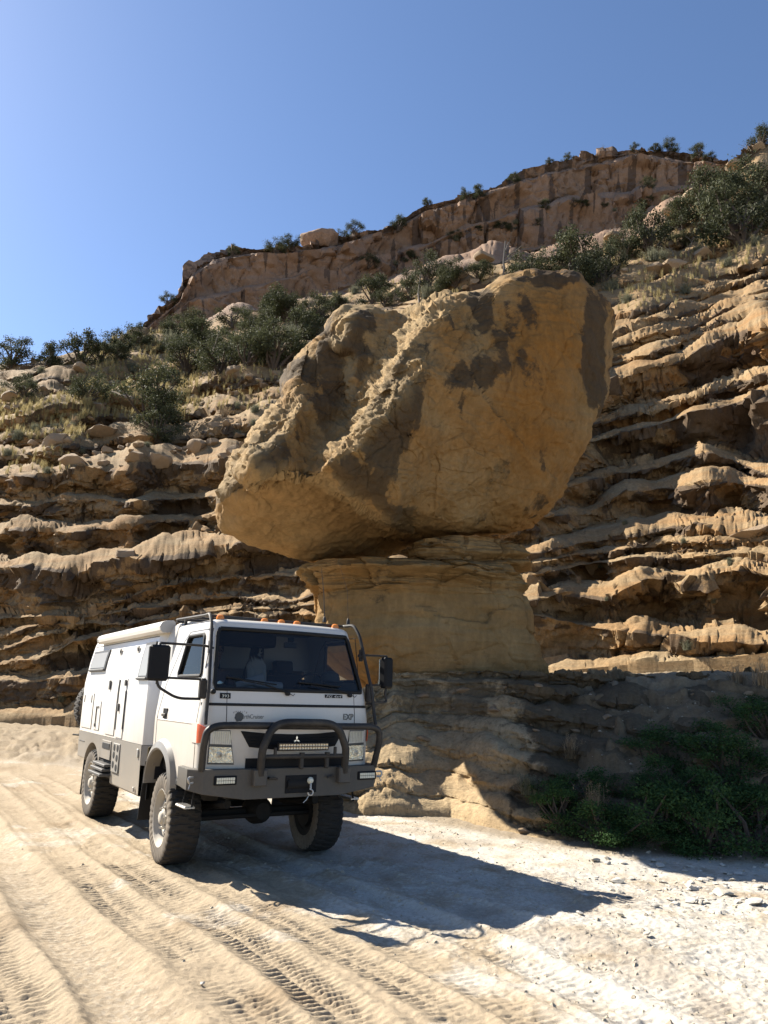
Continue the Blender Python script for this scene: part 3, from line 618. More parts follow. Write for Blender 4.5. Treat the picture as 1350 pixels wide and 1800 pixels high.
def make_pedestal():
    rows = [(935,730,905,.5),(944,715,925,.62),(960,700,927,.72),(974,690,925,.8),(980,664,908,.9),(986,540,905,1.12),(1000,532,906,1.2),(1012,533,910,1.15),(1022,540,913,1.05),(1034,548,917,1.0),(1050,553,922,1.0),(1086,549,933,1.0),(1120,545,938,1.02),(1150,556,946,1.0),(1180,590,968,.88),(1210,625,1000,.75),(1250,660,1020,.62),(1310,690,960,.5)]
    r = np.array(rows,float); nv_, nt_ = 240, 420; pv = np.interp(np.linspace(0,1,nv_), np.linspace(0,1,len(r)), r[:,0])
    Lx = np.interp(pv, r[:,0], r[:,1]); Rx = np.interp(pv, r[:,0], r[:,2]); dp = np.interp(pv, r[:,0], r[:,3])
    th = np.linspace(0,2*PI,nt_,endpoint=False); yc = 15.9
    ct, st = np.cos(th), np.sin(th); ex = .62
    ux = np.sign(ct)*np.abs(ct)**ex; uy = np.sign(st)*np.abs(st)**ex
    X0,_ = rays(Lx,pv); X1,_ = rays(Rx,pv); _,zz = rays((Lx+Rx)/2,pv)
    yl = yc-.3
    xl, xr, z = X0*yl, X1*yl, CAM_H+zz*(yc-1.2)
    G = np.stack([((xl+xr)/2)[:,None]+((xr-xl)/2)[:,None]*ux, yc+1.35*dp[:,None]*uy*np.ones(nt_), z[:,None]*np.ones(nt_)],-1)
    N = np.stack([ct*np.ones((nv_,1)), st*np.ones((nv_,1)), np.zeros((nv_,nt_))],-1)
    top = sstep(1052,1015,pv)[:,None]
    lay = fbm(np.stack([G[...,0]*.35,G[...,1]*.35,G[...,2]*6],-1)+3,4)
    d = fbm(G*.7+11,3)*.16+lay*(.025+.17*top)+fbm(G*np.array([2,2,3])+5,4)*.05+top*fbm(G*np.array([.9,.9,.6])+77,3)*.25
    c1, e1 = cells((G+fbm(G*1.1+5,2)[...,None]*.3)*np.array([.8,.8,1.1]), True); d += c1*(.05+.07*top)-(1-sstep(0,.06,e1))*(.02+.05*top); c2 = cells((G+lay[...,None]*.1)*np.array([1.6,1.6,6.5])); d += c2*(.012+.06*top)
    # vertical joints in the cap block
    cx, cy = project(G)
    for jx in (816, 887): d -= .10*np.exp(-((cx-jx)/3.0)**2)*sstep(985,975,cy)*(G[...,1] < yc)
    d -= .30*np.exp(-((cy-980)/5.)**2)*sstep(640,780,cx)*.6
    G = G+N*d[...,None]
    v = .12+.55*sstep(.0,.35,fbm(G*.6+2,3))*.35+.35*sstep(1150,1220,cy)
    o_ = .5*np.exp(-((cx-640)/90)**2-((cy-1180)/60)**2)
    v = np.maximum(v, .32*sstep(.0,.4,fbm(np.stack([G[...,0]*.8,G[...,1]*1.3,G[...,2]*.6],-1)+60,3)))
    p_ = .05+.3*np.exp(-((cy-965)/25.)**2)
    V = G.reshape(-1,3); f = wrap_faces(nv_, nt_)
    me = np_mesh('rock_pedestal', V, f, attrs=dict(varnish_shade=v, orange=o_, pale=p_))
    me.set_sharp_from_angle(angle=math.radians(38))
    tag(link('rock_pedestal', me, M_boulder), 'narrow tan sandstone column with thin cap layers, standing under the balanced boulder', 'rock column')
make_pedestal()

# ------------------------------------------------------------------ mesh builder for made things
class MB:
    def __init__(s): s.v = []; s.f = []; s.mi = []
    def add(s, V, F, m=0):
        n = len(s.v); s.v.extend([tuple(map(float,p)) for p in V]); s.f.extend([tuple(i+n for i in f) for f in F]); s.mi.extend([m]*len(F)); return s
    def box(s, c, d, ch=.006, m=0, rz=0., ry=0., rx=0.):
        hx,hy,hz = [abs(q)/2 for q in d]; ch = min(ch, hx*.45, hy*.45, hz*.45)
        V=[];idx={}
        for sx in (-1,1):
            for sy in (-1,1):
                for sz in (-1,1):
                    for a in range(3):
                        p=[sx*hx,sy*hy,sz*hz]
                        for b in range(3):
                            if b!=a: p[b]-=(sx,sy,sz)[b]*ch
                        idx[(sx,sy,sz,a)]=len(V); V.append(p)
        F=[]
        for a in range(3):
            b,c2=(a+1)%3,(a+2)%3
            for sg in (-1,1):
                q=[]
                for (u,w) in ((-1,-1),(1,-1),(1,1),(-1,1)):
                    k=[0,0,0];k[a]=sg;k[b]=u;k[c2]=w;q.append(idx[(*k,a)])
                F.append(q if sg>0 else q[::-1])
        for a in range(3):
            b,c2=(a+1)%3,(a+2)%3
            for u in (-1,1):
                for w in (-1,1):
                    k0=[0,0,0];k0[b]=u;k0[c2]=w;k0[a]=-1;k1=list(k0);k1[a]=1
                    q=[idx[(*k0,b)],idx[(*k1,b)],idx[(*k1,c2)],idx[(*k0,c2)]]
                    F.append(q if u*w>0 else q[::-1])
        for sx in (-1,1):
            for sy in (-1,1):
                for sz in (-1,1):
                    q=[idx[(sx,sy,sz,0)],idx[(sx,sy,sz,1)],idx[(sx,sy,sz,2)]]
                    F.append(q if sx*sy*sz>0 else q[::-1])
        Rm=Matrix.Rotation(rz,3,'Z')@Matrix.Rotation(ry,3,'Y')@Matrix.Rotation(rx,3,'X')
        V=[tuple(Rm@Vector(p)+Vector(c)) for p in V]
        return s.add(V,F,m)
    def tube(s, pts, r, n=8, m=0, cap=True):
        P=[Vector(p) for p in pts]; R=r if isinstance(r,(list,tuple)) else [r]*len(P); V=[];F=[]; up=None
        for i,p in enumerate(P):
            t=((P[min(i+1,len(P)-1)]-p).normalized()+(p-P[max(i-1,0)]).normalized())
            t=t.normalized() if t.length>1e-6 else Vector((0,0,1))
            if up is None: up=t.orthogonal().normalized()
            up=(up-t*up.dot(t)); up=up.normalized() if up.length>1e-6 else t.orthogonal().normalized()
            w=t.cross(up)
            for k in range(n):
                a=2*PI*k/n; V.append(p+(up*math.cos(a)+w*math.sin(a))*R[i])
        for i in range(len(P)-1):
            for k in range(n):
                k2=(k+1)%n; F.append((i*n+k,i*n+k2,(i+1)*n+k2,(i+1)*n+k))
        if cap: F.append(tuple(range(n))[::-1]); F.append(tuple((len(P)-1)*n+k for k in range(n)))
        return s.add(V,F,m)
    def lathe(s, prof, axis='Y', c=(0,0,0), n=32, m=0, cap=False):
        V=[];F=[]
        for (r,h) in prof:
            for k in range(n):
                a=2*PI*k/n; u,w=r*math.cos(a),r*math.sin(a)
                p={'Y':(u,h,w),'X':(h,u,w),'Z':(u,w,h)}[axis]; V.append((p[0]+c[0],p[1]+c[1],p[2]+c[2]))
        for i in range(len(prof)-1):
            for k in range(n):
                k2=(k+1)%n; F.append((i*n+k,i*n+k2,(i+1)*n+k2,(i+1)*n+k))
        if cap: F.append(tuple(range(n))); F.append(tuple((len(prof)-1)*n+k for k in range(n))[::-1])
        return s.add(V,F,m)
    def prism(s, poly, axis, a, b, m=0):
        n=len(poly); V=[]
        for h in (a,b):
            for (u,w) in poly: V.append({'Y':(u,h,w),'X':(h,u,w),'Z':(u,w,h)}[axis])
        F=[tuple(range(n)),tuple(range(2*n-1,n-1,-1))]+[(i,(i+1)%n+0,(i+1)%n+n,i+n) for i in range(n)]
        return s.add(V,F,m)
    def grid(s, G, m=0):
        G=np.asarray(G,float); nr,nc=G.shape[:2]; return s.add(G.reshape(-1,3).tolist(), grid_faces(nr,nc).tolist(), m)
    def build(s, name, mat, parent=None, ang=35, fix=True):
        me=bpy.data.meshes.new(name); me.from_pydata(s.v,[],s.f); 
        for mm in (mat if isinstance(mat,(list,tuple)) else [mat]): me.materials.append(mm)
        me.polygons.foreach_set('material_index', s.mi)
        if fix:
            b=bmesh.new(); b.from_mesh(me); bmesh.ops.recalc_face_normals(b,faces=b.faces); b.to_mesh(me); b.free()
        me.polygons.foreach_set('use_smooth',[True]*len(me.polygons)); me.set_sharp_from_angle(angle=math.radians(ang)); me.update()
        return link(name, me, None, parent)
def bez(P, n=6):                                          # round the corners of a polyline given as (point, corner radius)
    out=[]
    for i,(p,r) in enumerate(P):
        p=Vector(p)
        if r<=0 or i in (0,len(P)-1): out.append(p); continue
        a=Vector(P[i-1][0])-p; b=Vector(P[i+1][0])-p; ra=min(r,a.length*.5); rb=min(r,b.length*.5)
        A=p+a.normalized()*ra; Bq=p+b.normalized()*rb
        for k in range(n+1):
            t=k/n; out.append(A*(1-t)**2+p*2*t*(1-t)+Bq*t*t)
    return out
def copy_tree(o, parent=None):
    c=o.copy(); COL.objects.link(c)
    if parent is not None: c.parent=parent
    for ch in list(o.children): copy_tree(ch,c)
    return c
# ------------------------------------------------------------------ vehicle materials
def dusty_paint(name, c, rough, z0, z1):
    q=NT(name); v=q.pos(); q.b.inputs['Specular IOR Level'].default_value=.45; q.b.inputs['Coat Weight'].default_value=.2; q.b.inputs['Coat Roughness'].default_value=.1
    sp=q.n('ShaderNodeSeparateXYZ'); q.l(v,sp.inputs[0]); mr=q.n('ShaderNodeMapRange'); mr.inputs[1].default_value=z0; mr.inputs[2].default_value=z1; mr.inputs[3].default_value=1.0; mr.inputs[4].default_value=0.10; q.l(sp.outputs[2],mr.inputs[0])
    f=q.math('ADD',q.noise(v,1.7,6,.65),q.math('MULTIPLY',q.noise(q.pos((9,9,.7)),2.0,4),.5)); fac=q.math('MULTIPLY',q.math('MULTIPLY',f,mr.outputs[0]),.62)
    fac=q.math('MINIMUM',q.math('ADD',fac,q.math('MULTIPLY',q.ramp(q.noise(v,55,3),[(.55,0.0),(.75,1.0)]),.10)),1.0)
    q.col(q.mix(fac,c,(.34,.27,.18))); q.rough(q.math('ADD',q.math('MULTIPLY',fac,.5),rough)); return q.m
m_white=dusty_paint('white_paint',(.54,.515,.47),.32,.8,1.9)
m_box=dusty_paint('white_box_gelcoat',(.66,.645,.61),.4,1.1,1.7)
m_grey=dusty_paint('grey_skirt_paint',(.155,.148,.135),.5,.5,1.3)
m_bump=simple('dark_grey_powder_coat',(.070,.064,.055),.6,dust=.25,dustcol=(.2,.165,.12))
m_black=simple('black_plastic',(.012,.012,.013),.6,spec=.12)
m_bar=simple('black_tube',(.016,.0155,.0155),.5,dust=.14,spec=.25)
m_rub=simple('black_rubber',(.012,.012,.012),.7)
m_tyre=simple('dusty_tyre_rubber',(.022,.020,.018),.85,dust=.18,dustcol=(.13,.105,.075))
m_side=simple('dusty_sidewall',(.10,.085,.068),.9,dust=.8,dustcol=(.25,.205,.15))
m_rim=simple('pale_dusty_rim',(.36,.33,.28),.6,dust=.5,dustcol=(.42,.36,.27))
m_steel=simple('bare_steel',(.42,.41,.39),.38,metal=.85,dust=.3)
m_under=simple('underbody_black',(.010,.0095,.009),.8,dust=.15,dustcol=(.06,.05,.04))
m_silver=simple('reflector_silver',(.75,.75,.73),.18,metal=.95)
m_amber=simple('amber_lens',(.62,.20,.035),.25,spec=.5)
m_red=simple('orange_red_lens',(.60,.10,.035),.22,spec=.5)
m_led=simple('led_reflectors',(.85,.72,.50),.22,metal=.6)
m_ledw=simple('fog_lamp_lens',(.62,.60,.48),.25,spec=.6)
m_seat=simple('dark_seat_fabric',(.02,.022,.026),.9)
m_dash=simple('dark_dashboard',(.012,.012,.014),.8)
m_trim=simple('pale_cab_lining',(.30,.29,.27),.85)
m_paper=simple('white_paper',(.72,.72,.70),.8)
m_gwin=simple('frosted_acrylic_window',(.30,.28,.245),.28,spec=.6)
m_frame=simple('grey_window_frame',(.075,.072,.068),.5)
m_vinyl=simple('grey_print',(.075,.075,.07),.6)
m_bump2=simple('grey_vent_panel',(.21,.20,.18),.5,dust=.3)
m_pod=simple('grey_white_fairing',(.44,.43,.40),.5,dust=.25)
def glass_mat(name, tint, refl=.10, ior=1.5):
    q=NT(name); t=q.t; t.nodes.remove(q.b); out=t.nodes['Material Output']
    tr=q.n('ShaderNodeBsdfTransparent'); tr.inputs[0].default_value=(*tint,1); gl=q.n('ShaderNodeBsdfGlossy'); gl.inputs['Roughness'].default_value=.015
    lw=q.n('ShaderNodeFresnel'); lw.inputs[0].default_value=ior
    mx=q.n('ShaderNodeMixShader'); q.l(lw.outputs[0],mx.inputs[0]); q.l(tr.outputs[0],mx.inputs[1]); q.l(gl.outputs[0],mx.inputs[2])
    df=q.n('ShaderNodeBsdfDiffuse'); df.inputs[0].default_value=(.35,.31,.26,1); v=q.pos()
    mx2=q.n('ShaderNodeMixShader'); q.l(q.math('MULTIPLY',q.noise(v,2.5,4),refl*.3),mx2.inputs[0]); q.l(mx.outputs[0],mx2.inputs[1]); q.l(df.outputs[0],mx2.inputs[2])
    q.l(mx2.outputs[0],out.inputs[0]); return q.m
m_glass=glass_mat('windscreen_glass',(.38,.42,.45))
m_sglass=glass_mat('side_window_glass',(.30,.31,.30),ior=1.22)
m_lens=glass_mat('clear_lamp_lens',(.93,.93,.90),.25)

# ------------------------------------------------------------------ the truck: +X forward from the front axle, +Y its left side, Z up
T=empty('expedition_truck',(-1.475,9.298,-.005),math.radians(32.25-90))
tag(T,'white camper truck with black bull bar and orange roof lights on the dirt road','truck')
hwF=lambda z: np.interp(z,[.6,.95,1.5,1.83,2.5,2.58],[.975,.99,1.0,.965,.875,.86])
XfF=lambda z: np.interp(z,[.6,.95,1.6,1.83,2.5,2.6],[1.0,1.02,1.02,.99,.735,.70])
RC=.13; REAR=-.62; BOW=.075
def S(u,z,off=0.0):                                       # the cab skin: u 0-1 right side, 1-2 corner, 2-4 front, 4-5 corner, 5-6 left side
    u=np.asarray(u,float); z=np.broadcast_to(np.asarray(z,float),u.shape); mir=np.where(u>3,-1.,1.); uu=np.where(u>3,6-u,u)
    h=hwF(z)+off; xf=XfF(z)+off; xe=xf-RC
    ss=np.clip(uu,0,1); x1=REAR+(xe-REAR)*ss; bl=1-.018*(1-ss)*0
    a=np.clip(uu-1,0,1)*PI/2; x2=xe+RC*np.sin(a); y2=-(h-RC)-RC*np.cos(a)
    f=np.clip(uu-2,0,1); y3=-(h-RC)*(1-f); x3=xf+BOW*(1-(1-f)**2)
    x=np.where(uu<=1,x1,np.where(uu<=2,x2,x3)); y=np.where(uu<=1,-h*bl,np.where(uu<=2,y2,y3))
    return np.stack([x,y*mir,z],-1)
def u_of_y(y,z): h=float(hwF(z))-RC; f=1-abs(y)/h; return 2+f if y<=0 else 4-f
def fxs(y,z,off=0.0):
    y=np.asarray(y,float); h=hwF(z); e=h-RC; xf=XfF(z); ay=np.abs(y)
    inn=xf+BOW*(1-np.clip(ay/e,0,1)**2); cor=xf-RC+np.sqrt(np.clip(RC**2-(ay-e)**2,0,None))
    return np.where(ay<=e,inn,cor)+off
# column parameters, shared by every row of the cab so that window edges are clean
side_s=np.concatenate([np.linspace(0,.40,9),np.linspace(.40,.955,14)[1:],np.linspace(.955,1,3)[1:]])
colsU=np.concatenate([side_s,1+np.linspace(0,1,9)[1:],2+np.linspace(0,2,37)[1:],4+np.linspace(0,1,9)[1:],6-side_s[::-1][1:]])
def warpU(z):
    r=np.interp(z,[1.9,1.97,2.42],[.40,.395,.54]); w=lambda s: np.interp(s,[0,.40,.955,1],[0,r,.955,1])
    U=colsU.copy(); a=U<=1; U[a]=w(U[a]); b=U>=5; U[b]=6-w(6-U[b]); return U
def zbot(u):
    p=S(u,np.full_like(u,.95)); X=p[:,0]; z=np.where(X>.22,.90,.80); e=np.clip(1-((X+.20)/.44)**2,0,1); z=np.where((X<=.24)&(X>-.64),np.maximum(.80,.80+.37*np.sqrt(e)),z)
    return np.where((u>1)&(u<5),.97,z)
zrows=np.concatenate([np.linspace(1.25,1.60,6),np.linspace(1.60,1.84,5)[1:],np.linspace(1.84,1.97,3)[1:],np.linspace(1.97,2.42,9)[1:],np.linspace(2.42,2.485,3)[1:],[2.505,2.53]])
rows=[]
zb=zbot(colsU)
for t in np.linspace(0,1,9)[:-1]: rows.append(S(colsU,zb*(1-t)+1.25*t))
zvals=[1.0]*8
for z in zrows: rows.append(S(warpU(z),np.full(len(colsU),z))); zvals.append(z)
for ins,dz in ((.012,.022),(.035,.042),(.075,.058),(.14,.068),(.30,.078)):
    p=rows[8+len(zrows)-1].copy(); c=np.array([.05,0,0]); k=np.array([.70,.87]); 
    q=p.copy(); q[:,0]=c[0]+(p[:,0]-c[0])*(1-ins/.70); q[:,1]=p[:,1]*(1-ins/.87); q[:,2]=2.53+dz; rows.append(q); zvals.append(2.6)
G=np.array(rows); nr,nc=G.shape[:2]
um=(colsU[:-1]+colsU[1:])/2
def is_hole(i,j):
    z0,z1=zvals[i],zvals[i+1]; zm=(z0+z1)/2; u=um[j]
    if i<8 or zm>2.5: return False
    if 1.72<u<4.28 and 1.84<zm<2.485: return True
    s=u if u<=1 else (6-u if u>=5 else 9)
    return s<1 and .40<s<.955 and 1.97<zm<2.42
def is_door(i,j):
    u=um[j]; s=u if u<=1 else (6-u if u>=5 else 9); return s<.985 and s>.06 and i<8+18 and (zvals[i]+zvals[i+1])/2<2.49
FB=[];FD={0:[],1:[]}
for i in range(nr-1):
    for j in range(nc-1):
        if is_hole(i,j): continue
        f=(i*nc+j,i*nc+j+1,(i+1)*nc+j+1,(i+1)*nc+j)
        if is_door(i,j): FD[0 if um[j]<3 else 1].append(f)
        else: FB.append(f)
FB.append(tuple((nr-1)*nc+j for j in range(nc)))
def sub_mesh(name,F,mat,parent):
    used=sorted({i for f in F for i in f}); mp={k:n for n,k in enumerate(used)}; V=G.reshape(-1,3)
    mb=MB(); mb.add([V[k] for k in used],[tuple(mp[i] for i in f) for f in F]); return mb.build(name,mat,parent,ang=40,fix=False)
cab=sub_mesh('cab_body',FB,m_white,T)
mb=MB(); mb.grid(np.array([S(np.array([0,.0]),np.array([.8,.8]))]*2)) if False else None
# rear cab wall with an opening into the camper, roof lining
wb=MB()
for (y0,y1,z0,z1) in ((-.95,-.42,.8,2.0),(.42,.95,.8,2.0),(-.42,.42,.8,1.25),(-.86,.86,2.28,2.56),(-.90,-.42,2.0,2.28),(.42,.90,2.0,2.28)): wb.box((REAR+.012,(y0+y1)/2,(z0+z1)/2),(.02,y1-y0,z1-z0),.002)
wb.build('cab_rear_wall',m_dash,T)
def door(side):
    F=FD[0 if side<0 else 1]; d=sub_mesh('door',F,m_white,T); sg=side
    def P(X,z,off=0.0): return (X,sg*(float(hwF(z))+off),z)
    sm=MB()                                               # shut line, a dark groove filled with rubber
    pts=[(.80,2.47),(.07,2.47),(-.10,2.36),(-.42,1.9),(-.53,1.55),(-.53,1.22)]
    L=[]
    for (a,b) in zip(pts[:-1],pts[1:]):
        for t in np.linspace(0,1,8)[:-1]: L.append((a[0]+(b[0]-a[0])*t,a[1]+(b[1]-a[1])*t))
    L.append(pts[-1]); sm.tube([P(x,z,-.001) for x,z in L],.0045,5)
    sm.tube([P(.80,z,-.001) for z in np.linspace(2.05,2.47,8)],.0045,5); sm.tube([P(.845-.0*z,z,-.001) for z in np.linspace(.92,1.95,16)],.0045,5)
    sm.build('door_seam',m_rub,d)
    cr=MB(); cr.tube([P(x,1.485,-.004) for x in np.linspace(-.5,.84,24)],.010,6); cr.build('door_crease',m_white,d)
    h=MB(); h.box(P(-.25,1.555,.0),(.15,.012,.115),.02); h.build('handle_recess',m_black,d)
    h=MB(); h.box(P(-.25,1.54,.016),(.13,.022,.03),.008); h.build('handle',m_bar,d)
    # window: glass and rubber frame
    zs=np.linspace(1.975,2.415,9); gl=[]
    for z in zs:
        r=float(np.interp(z,[1.97,2.42],[.395,.54])); us=np.linspace(r+.004,.951,16); gl.append(S(us if sg<0 else 6-us,np.full(16,z),-.012))
    if sg<0: g=MB(); g.grid(gl); g.build('side_window',m_sglass,d)     # the far one is wound down
    fr=[]
    for (s_,z) in ([(np.interp(z,[1.97,2.42],[.395,.54]),z) for z in np.linspace(2.01,2.38,8)]+[(s,2.42) for s in np.linspace(.565,.93,10)]+[(.955,z) for z in np.linspace(2.39,2.0,8)]+[(s,1.97) for s in np.linspace(.93,.42,12)]):
        q=S(np.array([s_ if sg<0 else 6-s_]),np.array([z]),.002)[0]; fr.append(tuple(q))
    fr.append(fr[0]); w=MB(); w.tube(fr,.020,8,cap=False); w.build('window_rubber',m_rub,d)
    return d
dR=door(-1); dL=door(1)
# windscreen
us=np.linspace(1.73,4.27,44); g=MB(); g.grid([S(us,np.full(44,z),-.006) for z in np.linspace(1.845,2.48,12)]); ws=g.build('windscreen',m_glass,T)
fr=[S(np.array([u]),np.array([2.482]),0)[0] for u in np.linspace(1.85,4.15,40)]+[S(np.array([4.28]),np.array([z]),0)[0] for z in np.linspace(2.43,1.90,12)]+[S(np.array([u]),np.array([1.842]),0)[0] for u in np.linspace(4.17,1.83,40)]+[S(np.array([1.72]),np.array([z]),0)[0] for z in np.linspace(1.90,2.43,12)]
fr.append(fr[0]); w=MB(); w.tube([tuple(p) for p in fr],.021,8,cap=False); w.build('rubber_gasket',m_rub,ws)
g=MB(); g.box((float(fxs(-.0,2.40))-.03,.03,2.40),(.03,.07,.05),.008); g.build('mirror_mount',m_black,ws)
g=MB(); g.box((float(fxs(0,2.39))-.045,.03,2.34),(.03,.15,.06),.012); g.build('toll_tag',m_vinyl,ws)
# front face furniture -------------------------------------------------------
def strip(top,bot,off,n=24,thick=.012):
    t=np.array(top,float); b=np.array(bot,float)
    def rs(p): l=np.r_[0,np.cumsum(np.hypot(*np.diff(p,axis=0).T))]; s=np.linspace(0,l[-1],n); return np.stack([np.interp(s,l,p[:,0]),np.interp(s,l,p[:,1])],-1)
    t,b=rs(t),rs(b); rows=[]
    for k in np.linspace(0,1,6): q=t*(1-k)+b*k; rows.append(np.stack([fxs(q[:,0],q[:,1],off),q[:,0],q[:,1]],-1))
    back=[np.stack([r[:,0]-thick-off,r[:,1],r[:,2]],-1) for r in (rows[0],rows[-1])]
    return np.array([back[0]]+rows+[back[1]])
g=MB(); g.grid(strip([(-.985,1.700),(.985,1.700)],[(-.985,1.672),(.985,1.672)],.006,60)); g.build('black_trim_strip',m_rub,T)
g=MB(); g.grid(strip([(-.60,1.425),(-.3,1.400),(0,1.392),(.3,1.400),(.61,1.425)],[(-.50,1.265),(-.2,1.235),(.2,1.235),(.51,1.265)],.004)); 
for z in (1.29,1.325,1.36): g.tube([(float(fxs(y,z,.008)),y,z) for y in np.linspace(-.5,.5,20)],.006,5)
gr=g.build('grille',m_black,T)
g=MB()
for a in (90,210,330):
    c=(float(fxs(.02,1.33,.016)),.02+.021*math.cos(math.radians(a)),1.335+.021*math.sin(math.radians(a))); d=math.radians(a)
    pts=[(c[1]+.021*math.cos(d),c[2]+.021*math.sin(d)),(c[1]+.011*math.cos(d+PI/2),c[2]+.011*math.sin(d+PI/2)),(c[1]-.021*math.cos(d),c[2]-.021*math.sin(d)),(c[1]-.011*math.cos(d+PI/2),c[2]-.011*math.sin(d+PI/2))]
    g.prism(pts,'X',c[0]-.004,c[0]+.006)
g.build('diamond_emblem',m_silver,gr)
g=MB(); g.grid(strip([(-.53,1.155),(.63,1.15)],[(-.53,1.00),(.63,1.00)],.004)); g.build('lower_grille',m_black,T)
for y0 in (-.755,.765):
    g=MB(); g.tube([(float(fxs(y0+.012*(1.65-z),z,.0005)),y0+.012*(1.65-z),z) for z in np.linspace(1.44,1.67,8)],.004,5); g.tube([(float(fxs(y0,z,.0005)),y0,z) for z in np.linspace(1.70,1.82,5)],.003,5); g.build('panel_seam',m_rub,T)
def headlight(sg):
    g=MB(); A=[(.915,1.43),(.705,1.43)]; M_=[(.915,1.285),(.675,1.275)]; Bt=[(.915,1.10),(.645,1.095)]
    f=lambda L: [(sg*y,z) for y,z in L]
    gg=MB(); gg.grid(strip(f(A),f(Bt),.003,12)); h=gg.build('headlight',m_frame,T)
    u=MB(); u.grid(strip(f([(.905,1.422),(.712,1.422)]),f([(.905,1.297),(.688,1.290)]),.012,10))
    ul=u.build('upper_lens',m_silver2,h)
    fl=MB()
    for k in range(9):
        y=.70+.022*k; fl.tube([(float(fxs(sg*y,z,.016)),sg*y,z) for z in (1.30,1.36,1.42)],.0045,5)
    fl.build('lens_flutes',m_ledw,ul)
    b=MB(); b.grid(strip(f([(.905,1.270),(.688,1.262)]),f([(.905,1.118),(.658,1.112)]),.010,10)); 
    refl=b.build('reflector',m_chrome,h)
    l=MB(); l.grid(strip(f([(.908,1.273),(.685,1.266)]),f([(.908,1.112),(.654,1.108)]),.030,10)); l.build('lower_lens',m_lens,h)
    for yy,zz in ((.80,1.19),):
        bl=MB(); bl.lathe([(.030,-.002),(.032,.006),(.018,.006),(.010,.010),(.001,.012)],'X',(float(fxs(sg*yy,zz,.010)),sg*yy,zz),20); bl.build('bulb_shield',m_steel,h)
    # wrap-round turn signal on the corner
    us=np.linspace(1.02,1.60,10); us=us if sg<0 else 6-us
    t=MB(); rows=[S(us,np.linspace(z0,z1,10),o) for z0,z1,o in ((1.50,1.46,-.01),(1.495,1.455,.010),(1.40,1.40,.014),(1.30,1.31,.010),(1.295,1.305,-.01))]; t.grid(rows); ts=t.build('turn_signal',m_red,T)
    us=np.linspace(.90,1.02,6); us=us if sg<0 else 6-us
    t=MB(); rows=[S(us,np.full(6,z),o) for z,o in ((1.50,-.01),(1.495,.008),(1.40,.010),(1.30,.008),(1.295,-.01))]; t.grid(rows); t.build('clear_lens',m_lensw,ts)
q=NT('fluted_lens_glass'); v=q.pos(); q.col(q.mix(q.noise(v,30,3),(.34,.33,.30),(.62,.60,.55))); q.rough(.2); q.b.inputs['Specular IOR Level'].default_value=.6; m_silver2=q.m
q=NT('headlight_reflector'); v=q.pos((1,1,1)); nf=q.noise(v,26,4,.6,1.5); q.col(q.mix(nf,(.75,.68,.5),(.97,.93,.84))); q.rough(.12); q.b.inputs['Metallic'].default_value=.95; q.bump(nf,.5,.03); m_chrome=q.m
m_lensw=simple('clear_white_lens',(.55,.50,.45),.15,spec=.7)
headlight(-1); headlight(1)
# lettering -------------------------------------------------------------------
def text(body,size,mat,parent,name,y0,z0,off=.004,shear=0.0,outline=False,depth=.0015,surf=None,width=None):
    c=bpy.data.curves.new(name,'FONT'); c.body=body; c.size=size; c.shear=shear; c.align_x='LEFT'
    if outline: c.fill_mode='NONE'; c.bevel_depth=.0022
    o=bpy.data.objects.new(name,c); COL.objects.link(o); bpy.context.view_layer.update()
    me=bpy.data.meshes.new_from_object(o.evaluated_get(bpy.context.evaluated_depsgraph_get())); bpy.data.objects.remove(o); bpy.data.curves.remove(c)
    n=len(me.vertices); co=np.empty(n*3); me.vertices.foreach_get('co',co); co=co.reshape(-1,3)
    if width: co[:,0]*=width/max(co[:,0].max(),1e-6)
    y=y0+co[:,0]; z=z0+co[:,1]; x=(fxs(y,z,off) if surf is None else np.full(n,surf))+co[:,2]
    me.vertices.foreach_set('co',np.stack([x,y,z],-1).ravel().astype(np.float32)); me.update()
    me.materials.clear(); me.materials.append(mat); me.name=name
    return link(name,me,None,parent)
g=MB(); ring=[]; cy,cz,rg=-.625,1.565,.046; nn=28; rnd=random.Random(5)
poly=[(cy+rg*(1+.10*rnd.uniform(-1,1))*math.cos(2*PI*k/nn),cz+rg*1.05*(1+.12*rnd.uniform(-1,1))*math.sin(2*PI*k/nn)) for k in range(nn)]
V=[(float(fxs(cy,cz,.004)),cy,cz)]+[(float(fxs(y,z,.004)),y,z) for y,z in poly]; g.add(V,[(0,1+k,1+(k+1)%nn) for k in range(nn)])
for k in range(7): yy=cy-.06+.022*k; g.tube([(float(fxs(yy,1.6,.004)),yy,1.60+.01*(k%3)),(float(fxs(yy,1.62,.004)),yy+.006,1.615+.008*(k%2))],.003,4)
g.build('globe_logo',m_vinyl,T)
text('arthCruiser',.062,m_vinyl,T,'maker_lettering',-.595,1.548,width=.235)
text('EXP',.088,m_vinyl,T,'model_lettering',.605,1.545,outline=True,width=.145)
g=MB(); g.grid(strip([(.365,1.812),(.60,1.812)],[(.365,1.776),(.60,1.776)],.006,8)); bd=g.build('model_badge',m_black,T)
text('FG 4x4',.040,m_white,bd,'badge_lettering',.375,1.780,.0085,shear=.3,width=.212)
g=MB(); g.grid(strip([(-.83,1.80),(-.72,1.80)],[(-.83,1.745),(-.72,1.745)],.006,8)); bd=g.build('number_badge',m_black,T)
text('393',.042,m_ledw,bd,'badge_lettering',-.812,1.756,.0085,width=.075)
